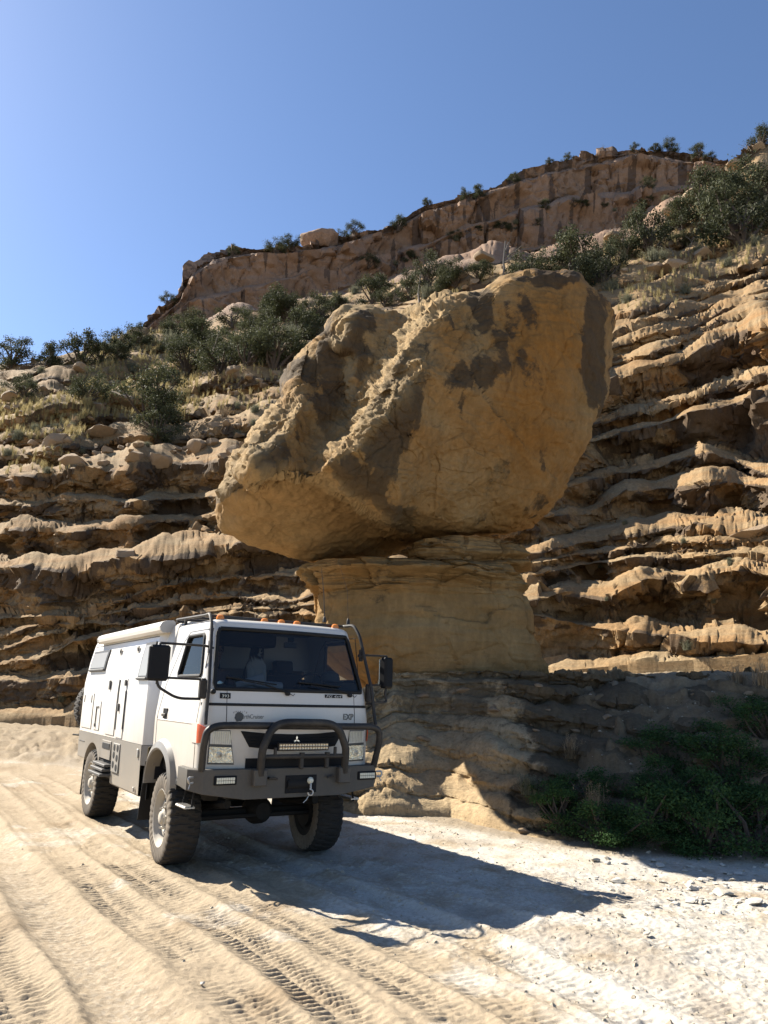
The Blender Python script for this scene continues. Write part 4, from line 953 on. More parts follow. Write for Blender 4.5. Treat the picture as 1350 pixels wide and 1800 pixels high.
# wipers
for y0,y1,z1 in ((-.10,-.62,1.935),(.70,.18,1.905),(-.90,-.99,1.86)):
    g=MB(); a=(float(fxs(y0,1.82,.02)),y0,1.812); g.lathe([(.026,-.02),(.026,.012),(.016,.02),(.001,.022)],'X',a,14)
    if abs(y1-y0)>.2:
        mid=(float(fxs((y0+y1)/2,1.88,.045)),(y0+y1)/2,(1.83+z1)/2+.01); e=(float(fxs(y1,z1,.03)),y1,z1)
        g.tube([a,((a[0]+mid[0])/2+.01,(a[1]*.7+mid[1]*.3),a[2]+.03),mid],.010,6); g.tube([mid,e],.006,6)
        yb=np.linspace(y0-.12,y1-.14,10); g.tube([(float(fxs(y,zz,.014)),y,zz) for y,zz in zip(yb,np.linspace(1.90,z1+.03,10))],.008,5)
        g.tube([(a[0]+.0,a[1]+.03,a[2]-.005),(a[0]+.02,a[1]+.055,a[2]-.022),(a[0]+.01,a[1]+.08,a[2]-.002)],.004,5)
    g.build('wiper',m_rub,T)
# bumper ------------------------------------------------------------------------
st=[(.66,-1.09,.88),(.98,-1.10,.86),(1.135,-.985,.83),(1.15,-.55,.765),(1.15,.55,.765),(1.135,.985,.83),(.98,1.10,.86),(.66,1.09,.88)]
g=MB(); rows=[]
for z_off,ins in ((0,.10),(0,.004),(.004,0)): rows.append([(x-ins*(1 if abs(y)<1 else .5),y*(1-ins*.25),zb+z_off) for x,y,zb in st])
for zt,ins in ((1.052,0),(1.058,.006),(1.058,.30)): rows.append([(x-ins*(1 if abs(y)<1 else .35),y*(1-ins*.25),zt) for x,y,zb in st])
g.grid(rows); bmp=g.build('front_bumper',m_bump,T,ang=20)
g=MB(); g.box((1.152,.075,.895),(.02,.36,.175),.006); wn=g.build('winch_bay',m_black,bmp)
g=MB(); g.box((1.165,.075,.895),(.012,.30,.02),.003); g.box((1.165,.075,.935),(.012,.30,.012),.003); g.box((1.165,-.06,.895),(.014,.02,.13),.004); g.lathe([(.05,-.14),(.05,.14)],'Y',(1.14,.05,.895),16); g.build('winch_drum',m_under,wn)
g=MB(); g.lathe([(.001,-.03),(.02,-.026),(.033,-.012),(.036,0),(.033,.012),(.02,.026),(.001,.03)],'X',(1.19,.165,.93),18); g.build('cable_stop',m_ledw,wn)
g=MB(); g.tube([(1.20,.165,.915),(1.215,.16,.86),(1.215,.155,.84)],.011,7); g.tube(bez([((1.215,.155,.85),0),((1.222,.19,.825),.02),((1.222,.175,.785),.03),((1.22,.135,.79),.02),((1.218,.125,.815),0)],4),.0085,6); g.tube([(1.215,.15,.80),(1.21,.12,.745),(1.205,.085,.715)],.005,5); g.build('winch_hook',m_steel,wn)
for y0 in (-.76,.885):
    g=MB(); g.box((1.143,y0,.955),(.03,.235,.088),.008); fo=g.build('fog_lamp',m_black,bmp)
    g=MB(); 
    for r in (0,1):
        for c in range(8): g.box((1.161,y0-.084+.024*c,.940+.030*r),(.006,.021,.026),.002)
    g.build('lamp_lens',m_ledw,fo)
for y0 in (-.415,.565):
    g=MB(); g.box((1.185,y0,.975),(.09,.145,.165),.012); g.build('bar_foot',m_bump,bmp)
for y0,s_ in ((-.30,1),(.44,-1)):
    g=MB(); g.tube([(1.15,y0,.965),(1.19,y0,.965),(1.20,y0+.05*s_,.965),(1.195,y0+.08*s_,.955)],.013,7); g.build('tow_eye',m_bar,bmp)
for sg in (-1,1):
    g=MB(); g.tube(bez([((1.06,sg*1.06,.985),0),((1.085,sg*1.12,.99),.02),((1.09,sg*1.115,.93),.03),((1.065,sg*1.06,.935),0)],4),.010,6); g.tube([(1.075,sg*1.09,.94),(1.09,sg*1.11,.88)],.006,5); g.build('shackle',m_steel,bmp)
# bull bar -------------------------------------------------------------------------
g=MB(); g.tube(bez([((1.10,-1.0,1.05),0),((1.17,-1.02,1.30),.06),((1.20,-1.0,1.485),.20),((1.225,-.55,1.485),0),((1.225,.55,1.478),0),((1.20,1.0,1.478),.20),((1.17,1.02,1.30),.06),((1.10,1.0,1.05),0)],8),.036,12); bb=g.build('bull_bar',m_bar,T)
g=MB(); g.tube(bez([((1.20,-.415,1.0),0),((1.255,-.43,1.25),.05),((1.275,-.33,1.52),.20),((1.275,.42,1.515),.20),((1.255,.545,1.25),.05),((1.20,.565,1.0),0)],8),.041,12); g.build('centre_hoop',m_bar,bb)
g=MB(); g.tube([(1.235,-.42,1.18),(1.235,.55,1.175)],.024,10); g.build('cross_bar',m_bar,bb)
for y0 in (.03,.33): g=MB(); g.box((1.225,y0,1.12),(.05,.045,.14),.01); g.tube([(1.235,y0,1.185),(1.235,y0,1.215)],.03,8); g.build('bar_bracket',m_bar,bb)
for y0 in (-.28,.42): g=MB(); g.box((1.24,y0,1.225),(.03,.03,.09),.006); g.build('bar_bracket',m_bar,bb)
g=MB(); g.box((1.225,.04,1.275),(.055,.60,.082),.01); lb=g.build('light_bar',m_black,bb)
g=MB()
for r in (0,1):
    for c in range(18):
        y0=-.228+.0316*c; g.lathe([(.0135,.002),(.012,.006),(.004,.001),(.0005,.003)],'X',(1.2535,y0,1.260+.031*r),8); 
g.build('led_reflectors',m_led,lb)['kind']='stuff'
g=MB(); g.box((1.2525,.04,1.2755),(.003,.575,.066),.001); g.build('light_bar_lens',m_ledbed,lb) if False else None
q=simple('led_backing',(.10,.08,.055),.35,metal=.3); g=MB(); g.box((1.2530,.04,1.2755),(.003,.575,.066),.001); g.build('led_backing',q,lb)
text('RIGID',.020,m_ledw,lb,'light_bar_lettering',.36,1.30,surf=1.256) if False else None
# limb risers along the windscreen pillars, up to the roof rack
for sg in (-1,1):
    g=MB(); g.tube(bez([((1.12,sg*1.0,1.49),0),((1.09,sg*.99,1.62),.05),((1.06,sg*.975,1.86),.05),((.84,sg*.915,2.50),.06),((.72,sg*.90,2.630),.06),((.55,sg*.88,2.630),0)],5),.019,8)
    g.tube([(1.075,sg*.98,1.72),(.98,sg*.955,1.72)],.012,6); g.tube([(.93,sg*.94,2.26),(.86,sg*.89,2.26)],.012,6); g.build('limb_riser',m_bar,T)
g=MB()
for sg in (-1,1): g.tube([(.55,sg*.88,2.630),(-.55,sg*.86,2.655)],.018,8)
for x in (.50,.15,-.2,-.5): g.tube([(x,-.88,2.630),(x,.88,2.630)],.016,8)
for sg in (-1,1):
    for x in (.5,-.4): g.box((x,sg*.80,2.605),(.05,.03,.07),.006)
g.box((.52,.0,2.618),(.03,1.5,.035),.006); g.build('roof_rack',m_bar,T)
for y0 in (-.74,-.21,0.0,.20,.71):
    x0=.60; g=MB(); g.lathe([(.052,0),(.052,.012),(.046,.014)],'Z',(x0,y0,2.572),18,cap=True); b_=g.build('marker_light',m_rub,T)
    g=MB(); g.lathe([(.045,0),(.043,.025),(.036,.045),(.022,.055),(.001,.057)],'Z',(x0,y0,2.585),18); g.build('amber_dome',m_amber,b_)
for y0,hh,r in ((.60,.62,.006),(.93,.75,.003)):
    g=MB(); g.lathe([(.022,0),(.018,.05),(.008,.07)],'Z',(.53,y0,2.66),10); g.tube([(.53,y0,2.70),(.50,y0-.01,2.70+hh*.5),(.45,y0-.03-.1*(y0>.9),2.70+hh)],[r,r*.8,r*.4],6); g.build('aerial',m_bar,T)
# mirrors
def mirror(sg,y0,yaw,z0,z1,wd):
    g=MB(); X0=.93 if sg<0 else .93
    g.box((X0,sg*y0,(z0+z1)/2),(.10,wd,z1-z0),.035,rz=yaw); mi=g.build('wing_mirror',m_black,T)
    g=MB(); g.box((X0-.056*math.cos(yaw),sg*y0-.056*math.sin(yaw),(z0+z1)/2),(.006,wd*.86,(z1-z0)*.86),.002,rz=yaw); g.build('mirror_glass',m_silver,mi)
    g=MB(); yb=sg*(.92 if sg<0 else .90)
    g.tube(bez([((.84,sg*.90,2.27),0),((.90,sg*1.02,2.275),.03),((.93,sg*y0,2.275),0)],4),.013,8); g.tube([(.93,sg*y0,2.275),(.93,sg*y0,1.87)],.012,8)
    g.tube([(.93,sg*y0,1.935),(.95,sg*1.02,1.93),(.93,sg*.97,1.93)],.012,8)
    g.tube(bez([((.93,sg*y0,1.90),0),((.93,sg*(y0-.02),1.84),.05),((.95,sg*1.26,1.735),.08),((.95,sg*1.02,1.735),0)],6),.014,8)
    g.box((.87,sg*.925,2.27),(.05,.04,.14),.01); g.box((.95,sg*1.0,1.835),(.07,.075,.20),.015); g.build('mirror_arm',m_bar,mi)
mirror(-1,1.47,-.10,1.90,2.255,.205); mirror(1,1.25,.35,1.90,2.26,.16)
# flares, step and mud flaps
for sg in (-1,1):
    g=MB(); rows=[]
    for a in np.linspace(-8,186,30):
        r=math.radians(a); cx,cz=-.20,.80; e0=(.435,.365); e1=(.53,.49)
        i=(cx+e0[0]*math.cos(r),cz+e0[1]*math.sin(r)); o=(cx+e1[0]*math.cos(r),cz+e1[1]*math.sin(r)); 
        rows.append([(i[0],sg*.90,i[1]),(i[0],sg*1.055,i[1]),(i[0]*.85+o[0]*.15,sg*1.065,i[1]*.85+o[1]*.15),(i[0]*.3+o[0]*.7,sg*1.045,i[1]*.3+o[1]*.7),(o[0],sg*.985,o[1])])
    g.grid(rows); g.build('wheel_flare',m_grey,T,ang=30)
    g=MB(); g.box((-.80,sg*.85,.66),(.012,.36,.68),.003,ry=.16); g.build('mud_flap',m_rub,T)
    g=MB(); g.box((-4.10,sg*.85,.52),(.012,.34,.55),.003,ry=.05); g.build('mud_flap',m_rub,T)
    g=MB(); g.box((.62,sg*.97,.66),(.30,.11,.02),.006); 
    for k in range(5): g.box((.50+.06*k,sg*.97,.673),(.026,.09,.008),.002)
    s_=g.build('step_plate',m_steel,T)
    g=MB(); g.tube([(.48,sg*.95,.64),(.50,sg*.92,.90)],.012,6); g.tube([(.76,sg*.95,.64),(.74,sg*.92,.90)],.012,6); g.box((.57,sg*.94,.87),(.44,.14,.06),.01); g.build('step_bracket',m_under,s_)
    g=MB(); g.box((.52,sg*.90,.97),(.60,.02,.20),.004); g.build('wheel_well_liner',m_under,T)
# inner wheel well and floor of the cab
g=MB(); g.box((.2,0,1.0),(1.55,1.72,.05),.01); g.box((-.2,.86,1.2),(.75,.02,.55),.004); g.box((-.2,-.86,1.2),(.75,.02,.55),.004); g.build('cab_floor',m_under,T)
# camper body ---------------------------------------------------------------------
XB0,XB1=-.94,-4.60; XF=-.70
sec=[(1.030,1.165),(1.032,1.55),(1.030,1.90),(.985,2.22),(.925,2.50),(.90,2.56),(.80,2.615),(.40,2.635),(0,2.64)]
full=[(-y,z) for y,z in sec]+[(y,z) for y,z in sec[::-1][1:]]
g=MB(); rows=[]
def secrow(x,ins=0.0): return [(x,math.copysign(max(abs(y)-ins,0),y) if y else 0.0,z) for y,z in full]
for x,ins in ((XB1+.005,.012),(XB1-.0,.004),(XB1+.01,0),(XB0-.01,0),(XB0,.003),(XF-.02,.165),(XF,.185)): rows.append(secrow(x,ins))
g.grid(rows); n_=len(full); g.add(rows[0],[tuple(range(n_))]); g.add(rows[-1],[tuple(range(n_))[::-1]]); g.build('camper_box',m_box,T,ang=25,fix=False)
def ys(z,off=0.0): return -(float(np.interp(z,[p[1] for p in sec[:5]],[p[0] for p in sec[:5]]))+off)
g=MB(); # grey skirt on both sides, with the rear arch cut in
def skirt_bot(x):
    e=1-((x+3.60)/.50)**2
    if e>0 and -4.10<x<-3.10: return max(.70,.60+.43*math.sqrt(e))
    return .77 if x<-3.9 else (.86 if x<-2.36 else .575)
xs_=sorted(set([round(v,3) for v in np.linspace(-4.58,-4.1,8)]+[round(v,3) for v in np.linspace(-4.1,-3.1,34)]+[round(v,3) for v in np.linspace(-3.1,-2.361,6)]+[-2.359]+[round(v,3) for v in np.linspace(-2.33,-.95,10)]))
for sg in (-1,1):
    rows=[[(x,sg*(1.012 if t==0 else 1.036-.012*(1-t)),skirt_bot(x)*(1-t)+1.16*t) for x in xs_] for t in (0.0,.03,.3,.6,1.0)]
    rows.insert(0,[(x,sg*.80,skirt_bot(x)) for x in xs_]); rows.append([(x,sg*.9,1.1605) for x in xs_]); g.grid(rows)
    g.grid([[(-.95,sg*1.03,z),(-.62,sg*.86,z)] for z in np.linspace(.93,1.16,3)])
g.box((-4.585,0,.965),(.02,2.02,.38),.004); g.build('grey_skirt',m_grey,T,ang=30)
q=NT('polished_corner_reflection'); v=q.pos(); nf=q.noise(v,9,4); q.col(q.mix(nf,(.10,.075,.03),(.22,.17,.08))); q.rough(.3); q.b.inputs['Metallic'].default_value=.5  # brown is the ground's reflection painted onto the skirt corner
for sg in (-1,1): g=MB(); g.box((-.79,sg*.965,1.04),(.30,.012,.23),.003,rz=sg*.47); g.build('skirt_corner_plate',q.m,T)
for sg in (-1,1): g=MB(); g.box((-.79,sg*.945,.75),(.28,.014,.36),.004,rz=sg*.47); g.build('skirt_corner_return',m_rub,T)
def seam(name,pts,mat=m_frame,r=.005): 
    g=MB(); g.tube([(x,ys(z,.0005),z) for x,z in pts],r,5); return g.build(name,mat,T)
def fill(pts,n=8):
    o=[]
    for a,b in zip(pts[:-1],pts[1:]):
        for t in np.linspace(0,1,n)[:-1]: o.append((a[0]+(b[0]-a[0])*t,a[1]+(b[1]-a[1])*t))
    return o+[pts[-1]]
def panel(name,x0,x1,z0,z1,off=.010,mat=None,r=.0045):
    g=MB(); rows=[]
    zz=np.linspace(z0,z1,6); 
    P0=[(x0,ys(z,-.01),z) for z in zz]; P1=[(x0,ys(z,off),z) for z in zz]; P2=[(x1,ys(z,off),z) for z in zz]; P3=[(x1,ys(z,-.01),z) for z in zz]
    g.grid([P0,P1,P2,P3]); g.grid([[P0[0],P3[0]],[P1[0],P2[0]]]); g.grid([[P0[-1],P3[-1]],[P1[-1],P2[-1]]])
    o=g.build(name,mat or m_box,T)
    if r:
        e=MB(); e.tube([(x,ys(z,.001),z) for x,z in fill([(x0,z0),(x1,z0),(x1,z1),(x0,z1),(x0,z0)])],r,5); e.build('panel_gap',m_frame,o)
    return o
h=panel('hatch',-4.50,-3.80,1.225,1.74)
for x in (-4.40,-3.90): g=MB(); g.box((x,ys(1.66,.014),1.66),(.016,.01,.11),.003); g.build('hatch_hinge',m_frame,h)
h=panel('hatch',-3.62,-3.28,1.225,1.63)
g=MB(); g.box((-3.42,ys(1.56,.018),1.555),(.14,.012,.018),.004); g.box((-3.49,ys(1.45,.018),1.43),(.016,.012,.26),.004); g.box((-3.50,ys(1.30,.02),1.29),(.05,.014,.05),.006); g.build('hatch_latch',m_frame,h)
d1=panel('entry_door',-2.86,-2.37,1.20,1.945)
g=MB(); g.box((-2.80,ys(1.88,.022),1.87),(.07,.02,.13),.01); g.build('door_latch',m_frame,d1)
g=MB(); g.box((-2.31,ys(1.6,.004),1.61),(.045,.012,.66),.004); g.build('dark_door_gap',m_rub,d1)
d2=panel('entry_door',-2.26,-1.92,1.185,1.95)
g=MB(); g.box((-2.19,ys(1.58,.022),1.575),(.05,.022,.10),.008); g.box((-1.95,ys(1.9,.02),1.90),(.06,.02,.08),.01); g.build('door_latch',m_frame,d2)
g=MB(); g.box((-1.915,ys(1.5,.012),1.55),(.02,.012,.5),.003); g.build('door_edge_trim',m_frame,d2)
for x in (-2.69,-1.76):
    g=MB(); g.box((x,ys(2.335,.012),2.335),(.09,.02,.10),.006,rx=.18); v_=g.build('vent_latch',m_pod,T)
    g=MB(); g.box((x+.03,ys(2.33,.026),2.335),(.03,.014,.045),.004,rx=.18); g.build('latch_pull',m_frame,v_)
def bwin(x0,x1,z0,z1):
    o=panel('camper_window',x0,x1,z0,z1,.022,m_frame,0)
    g=MB(); zz=np.linspace(z0+.055,z1-.035,4); g.grid([[(x,ys(z,.027),z) for z in zz] for x in (x0+.045,x1-.045)]); g.build('window_pane',m_gwin,o)
    g=MB(); g.box(((x0+x1)/2,ys(z0+.02,.03),z0+.022),(x1-x0,.03,.03),.006); g.build('window_sill',m_frame,o)
bwin(-4.40,-3.38,2.075,2.395); bwin(-1.42,-.98,1.93,2.41)
seam('roof_seam',fill([(-4.5,2.475),(-.98,2.475)],20),m_frame,.006)
# awning roll
g=MB(); pr=[(-.985,2.50),(-1.02,2.53),(-1.03,2.575),(-1.005,2.625),(-.95,2.65),(-.87,2.655),(-.84,2.63),(-.84,2.51)]
g.prism(pr,'X',-4.02,-.68); aw=g.build('awning_case',m_box,T)
for x in (-4.035,-.665): g=MB(); g.prism([(y*1.006-.0,z) for y,z in pr],'X',x-.016,x+.016); g.build('awning_end_cap',m_pod,aw)
# pod behind the cab, spare wheel carrier, rear hitch
g=MB(); rows=[[(x,y*k,z) for y,z in [(-.93,2.10),(-.93,2.35),(-.87,2.58),(-.72,2.66),(0,2.68),(.72,2.66),(.87,2.58),(.93,2.35),(.93,2.10)]] for x,k in ((-.69,1.0),(-.50,1.0),(-.44,.99),(-.40,.955))]; g.grid(rows); g.add(rows[-1],[tuple(range(9))[::-1]]); g.build('camper_nose_pod',m_pod,T,ang=28,fix=False)
g=MB(); g.box((-.68,0,1.75),(.05,1.5,1.0),.01); g.build('camper_bulkhead',m_trim,T)
g=MB(); g.box((-4.72,0,.95),(.22,1.9,.10),.02); g.box((-4.80,-.93,1.06),(.06,.05,.16),.01); g.tube([(-4.75,-1.0,1.08),(-4.9,-1.06,1.08)],.015,6); g.build('rear_bumper',m_under,T)
# skirt lockers and steps
def sk(x0,x1,z0,z1,mat,name,off=.006,parent=None):
    g=MB(); g.box(((x0+x1)/2,-1.034-off/2,(z0+z1)/2),(x1-x0,.012+off,z1-z0),.004); return g.build(name,mat,parent or T)
sk(-2.93,-2.42,.87,1.115,m_grey,'locker_door',.004); sk(-2.88,-2.46,1.005,1.085,m_rub,'locker_vent',.012)
vp=sk(-2.28,-1.93,.745,1.11,m_bump2,'vent_panel',.006)
for x,z in ((-2.19,1.055),(-2.02,1.055),(-2.19,.96),(-2.02,.93),(-2.19,.84),(-2.02,.81)): g=MB(); g.lathe([(.045,0),(.043,-.006),(.001,-.006)],'Y',(x,-1.0455,z),16); g.build('vent_hole',m_rub,vp)
for k,z in enumerate((.80,.745,.685)): g=MB(); g.box((-2.74+.02*k,-1.03-.03*k,z),(.70,.16,.035),.006); g.build('fold_up_step',m_frame,T)
g=MB(); g.box((-2.74,-.95,.74),(.66,.12,.22),.01); g.build('step_housing',m_under,T)
for c_,d_ in (((-1.06,-1.042,1.06),(.05,.02,.10)),((-1.10,-1.042,.64),(.03,.016,.055))): g=MB(); g.box(c_,d_,.006); g.build('skirt_latch',m_steel,T)
seam_=MB(); seam_.tube([(x,-1.0365,1.02) for x in np.linspace(-4.55,-4.12,5)],.004,5); seam_.build('skirt_seam',m_frame,T)
# chassis --------------------------------------------------------------------------
g=MB()
for sg in (-1,1):
    g.box((-1.85,sg*.40,.82),(5.3,.08,.20),.01); g.tube([(-.75,sg*.52,.62),(-.1,sg*.52,.56),(.65,sg*.52,.66)],.045,6); g.tube([(-4.3,sg*.5,.66),(-3.54,sg*.5,.58),(-2.8,sg*.5,.66)],.045,6)
g.box((.85,0,.80),(.12,1.3,.12),.02); g.box((.45,0,.78),(.5,.7,.16),.03); g.box((-.9,0,.66),(1.2,.5,.34),.05); g.tube([(-1.5,0,.60),(-3.5,.0,.55)],.045,8); g.tube([(-1.0,.1,.55),(0,.1,.52)],.04,8); g.box((-1.6,-.68,.72),(1.4,.5,.26),.05); g.box((-1.6,.68,.72),(1.4,.5,.34),.05); g.build('chassis',m_under,T)
for x in (0,-3.54):
    g=MB(); g.tube([(x,-.80,.47),(x,.80,.47)],.065,10); g.lathe([(.001,-.2),(.09,-.19),(.14,-.12),(.165,0),(.14,.12),(.09,.19),(.001,.2)],'X',(x,.10,.50),18); g.tube([(x+.16,-.75,.46),(x+.16,.75,.46)],.022,8); ax=g.build('axle',m_under,T)
g=MB(); g.box((.78,-.05,.655),(.02,.07,.03),.002); g.build('axle_label',m_paper,T) if False else None
# wheels ---------------------------------------------------------------------------
def wheel_parts():
    R0,Wd=.472,.335; nT=264; prof=[(.292,.150),(.300,.162),(.33,.169),(.38,.172),(.42,.168),(.446,.160),(.460,.148),(.470,.118),(.472,.085),(.472,.05),(.472,.017)]
    prof=[(r,-h) for r,h in prof]+[(r,h) for r,h in prof[::-1]]; n=len(prof); V=np.zeros((n,nT,3)); th=np.arange(nT)*2*PI/nT
    for i,(r,h) in enumerate(prof):
        rr_=np.full(nT,r); a=abs(h)
        if r>.44:
            k=th*34/(2*PI)+ (.0 if h<0 else .5) + (.25*(a>.1)); blk=((k%1)>.30).astype(float); 
            if a>.045: rr_+=np.where(blk>0,0,-.017)
            else: rr_+=np.where((((th*34/(2*PI)+a*6)%1)>.26),0,-.012)
        V[i]=np.stack([rr_*np.cos(th),np.full(nT,h)+(0 if a<.14 else np.sign(h)*.004*(np.sin(th*34)>0)),rr_*np.sin(th)],-1)
    F=grid_faces(n,nT,True); ty=MB(); ty.add(V.reshape(-1,3).tolist(),F.tolist())
    idx=np.repeat(np.arange(n-1),nT); hs=np.array([max(prof[i][0],prof[i+1][0]) for i in range(n-1)]); ty.mi=[1 if hs[i]<.447 else 0 for i in idx]
    # outer face is at -Y
    rm=MB(); rm.lathe([(.300,-.158),(.296,-.165),(.284,-.160),(.276,-.130),(.262,-.115),(.250,-.06),(.243,.02)],'Y',(0,0,0),48); dr=MB(); dr.lathe([(.243,.02),(.24,.13),(.285,.15),(.30,.155)],'Y',(0,0,0),48); dr.lathe([(.238,.125),(.20,.12),(.19,.16),(.05,.17),(.001,.17)],'Y',(0,0,0),32)
    dk=MB(); dk.lathe([(.250,-.035),(.235,-.050),(.200,-.095),(.150,-.105),(.130,-.085),(.09,-.085)],'Y',(0,0,0),48)
    hb=MB(); hb.lathe([(.098,-.08),(.095,-.125),(.085,-.135),(.07,-.138),(.062,-.158),(.05,-.166),(.001,-.168)],'Y',(0,0,0),28)
    nu=MB()
    for k in range(6):
        a=2*PI*k/6+.2; nu.tube([(.112*math.cos(a),-.08,.112*math.sin(a)),(.112*math.cos(a),-.128,.112*math.sin(a))],.019,6); nu.tube([(.112*math.cos(a),-.125,.112*math.sin(a)),(.112*math.cos(a),-.150,.112*math.sin(a))],.010,6)
    ho=MB()
    for k in range(6):
        a=2*PI*(k+.5)/6+.2; c=(.182*math.cos(a),-.1035,.182*math.sin(a)); ho.lathe([(.026,.0),(.024,-.004),(.001,-.003)],'Y',c,12)
    return ty,rm,dk,hb,nu,ho,dr
def make_wheel(parent,loc,rz):
    w=empty('wheel',loc,rz); w.parent=parent; ty,rm,dk,hb,nu,ho,dr=wheel_parts(); dr.build('brake_drum',m_under,w)
    ty.build('tyre',[m_tyre,m_side],w,ang=28); rm.build('rim',m_rim,w); dk.build('rim_disc',m_rim,w); hb.build('hub',m_rim,w); nu.build('wheel_nuts',m_steel,w); ho.build('rim_hole',m_rub,w)
    return w
def rel(x,y,z): return (x,y,z)
w0=make_wheel(T,rel(0,-.865,.467),math.radians(-3))
for x,y,rz in ((0,.865,PI-math.radians(3)),(-3.54,-.865,0),(-3.54,.865,PI)):
    c=copy_tree(w0,T); c.location=rel(x,y,.467); c.rotation_euler=(0,0,rz)
c=copy_tree(w0,T); c.name='spare_wheel'; c.location=rel(-4.84,-.62,1.52); c.rotation_euler=(0,0,PI/2*-1); c['label']='spare wheel hung on the back of the camper body'
# cab interior -----------------------------------------------------------------------
g=MB(); rows=[]
for y in np.linspace(-.88,.88,24):
    hump=.09*math.exp(-((y-.45)/.26)**2); xf=float(fxs(y,1.83))-.03
    rows.append([(xf,y,1.80),(xf-.12,y,1.835+hump*.4),(xf-.30,y,1.845+hump),(xf-.42,y,1.80+hump),(xf-.46,y,1.45),(xf-.40,y,1.05)])
g.grid(rows); g.build('dashboard',m_dash,T)
g=MB(); g.tube([(.50+.075*math.sin(a)*1.0,.45+.20*math.cos(a),1.86+.185*math.sin(a)) for a in np.linspace(0,2*PI,33)],.014,7,cap=False); g.tube([(.5,.27,1.86),(.5,.63,1.86)],.014,6); g.tube([(.72,.45,1.62),(.5,.45,1.86)],.03,8); g.build('steering_wheel',m_dash,T)
g=MB(); g.box((.05,-.05,1.33),(.62,.34,.42),.05); g.build('engine_cover',m_dash,T)
for y0 in (-.50,.48):
    g=MB(); g.box((.0,y0,1.36),(.50,.50,.16),.05); g.box((-.26,y0,1.72),(.13,.48,.66),.05,ry=-.14); g.box((-.32,y0,2.13),(.09,.26,.17),.035,ry=-.14); g.build('seat',m_seat,T)
g=MB(); g.box((-.58,.18,2.20),(.015,.62,.16),.006); g.build('pale_rear_panel',m_trim,T)
g=MB(); g.box((.0,0,2.535),(1.1,1.5,.02),.005); g.box((.40,-.42,2.40),(.30,.80,.16),.02); g.build('roof_lining',m_dash,T)

# ------------------------------------------------------------------ things inside the cab
def in_truck(x,y,z): return T.matrix_world @ Vector((x,y,z)) if False else Matrix.Translation(Vector((-1.475,9.298,-.005))) @ Matrix.Rotation(math.radians(32.25-90),4,'Z') @ Vector((x,y,z))
RZT=math.radians(32.25-90)
def roll(name,label,c,axis,r,l,mat):
    o=empty(name,in_truck(*c),RZT) ; g=MB(); a=Vector(axis).normalized(); s=[]
    P=[a*(-l/2),a*(l/2)]; g.tube([P[0],P[1]],[r*.55,r],18,cap=False); g.tube([P[0],P[1]],[r*.35,r*.7],14,cap=False); g.build('sheet',mat,o); tag(o,label,'paper'); return o
roll('rolled_paper','white paper rolled into a cone, behind the windscreen on the dashboard',(.74,-.40,1.925),(.25,1,.28),.062,.30,m_paper)
roll('rolled_paper','white rolled paper lying flat along the dashboard behind a wiper arm',(.76,-.20,1.895),(-.1,1,-.10),.055,.34,m_paper)
o=empty('sunglasses',in_truck(.80,-.80,1.875),RZT); g=MB()
for y in (-.035,.035): g.lathe([(.032,0),(.030,.006),(.001,.008)],'X',(0,y,.02),14)
g.tube([(0,-.07,.035),(-.12,-.075,.03)],.004,5); g.tube([(0,.07,.035),(-.12,.075,.03)],.004,5); g.build('frame',m_silver,o)
g=MB(); g.box((.02,.10,-.01),(.10,.20,.05),.01); g.build('case',m_vinyl,o); tag(o,'silvery sunglasses with their case in the dusty corner of the windscreen','sunglasses')
o=empty('cap',in_truck(.66,.64,1.965),RZT); g=MB(); g.lathe([(.115,0),(.115,.03),(.10,.08),(.06,.11),(.001,.12)],'Z',(0,0,0),24)
g.prism([(.09+.0*k,0) for k in range(0)] or [(.08,-.10),(.20,-.07),(.215,0),(.20,.07),(.08,.10)],'Z',-.004,.006); g.build('crown',simple('grey_cotton',(.16,.16,.15),.9),o); tag(o,'pale grey cap resting on the dashboard before the steering wheel','cap')
def skin(name,nodes,edges,mat,lvl=2,root=0):
    me=bpy.data.meshes.new(name); me.from_pydata([n[0] for n in nodes],edges,[]); o=bpy.data.objects.new(name,me); COL.objects.link(o)
    m=o.modifiers.new('s','SKIN'); o.modifiers.new('d','SUBSURF').levels=lvl
    for i,n in enumerate(nodes):
        r=n[1]; me.skin_vertices[0].data[i].radius=(r if isinstance(r,tuple) else (r,r))
    me.skin_vertices[0].data[root].use_root=True
    bpy.context.view_layer.update(); me2=bpy.data.meshes.new_from_object(o.evaluated_get(bpy.context.evaluated_depsgraph_get())); bpy.data.objects.remove(o)
    me2.materials.clear(); me2.materials.append(mat); me2.polygons.foreach_set('use_smooth',[True]*len(me2.polygons)); me2.name=name; return me2
# dog: black and white collie sitting up between the seats
q=NT('collie_coat'); at_=q.attr('white'); v=q.pos(); q.col(q.mix(q.math('MULTIPLY',at_,1.0),(.012,.011,.011),(.62,.60,.55))); q.rough(.9); q.bump(q.noise(v,70,4),.8,.02); m_dog=q.m
dn=[((0,0,.0),.15),((.0,0,.16),.135),((.03,0,.32),.125),((.06,0,.46),.085),((.10,0,.56),.075),((.17,0,.575),.05),((.23,0,.55),.03),
    ((.10,.075,.36),.055),((.13,.08,.15),.04),((.14,.08,-.10),.035),((.18,.08,-.12),.035),((.10,-.075,.36),.055),((.13,-.08,.15),.04),((.14,-.08,-.10),.035),((.18,-.08,-.12),.035),
    ((.06,.06,.645),.03),((.055,.085,.70),.012),((.06,-.06,.645),.03),((.055,-.085,.70),.012),((-.02,.13,-.06),.09),((.16,.14,-.10),.045),((-.02,-.13,-.06),.09),((.16,-.14,-.10),.045),((-.16,.03,-.08),.045),((-.30,.10,-.12),.03)]
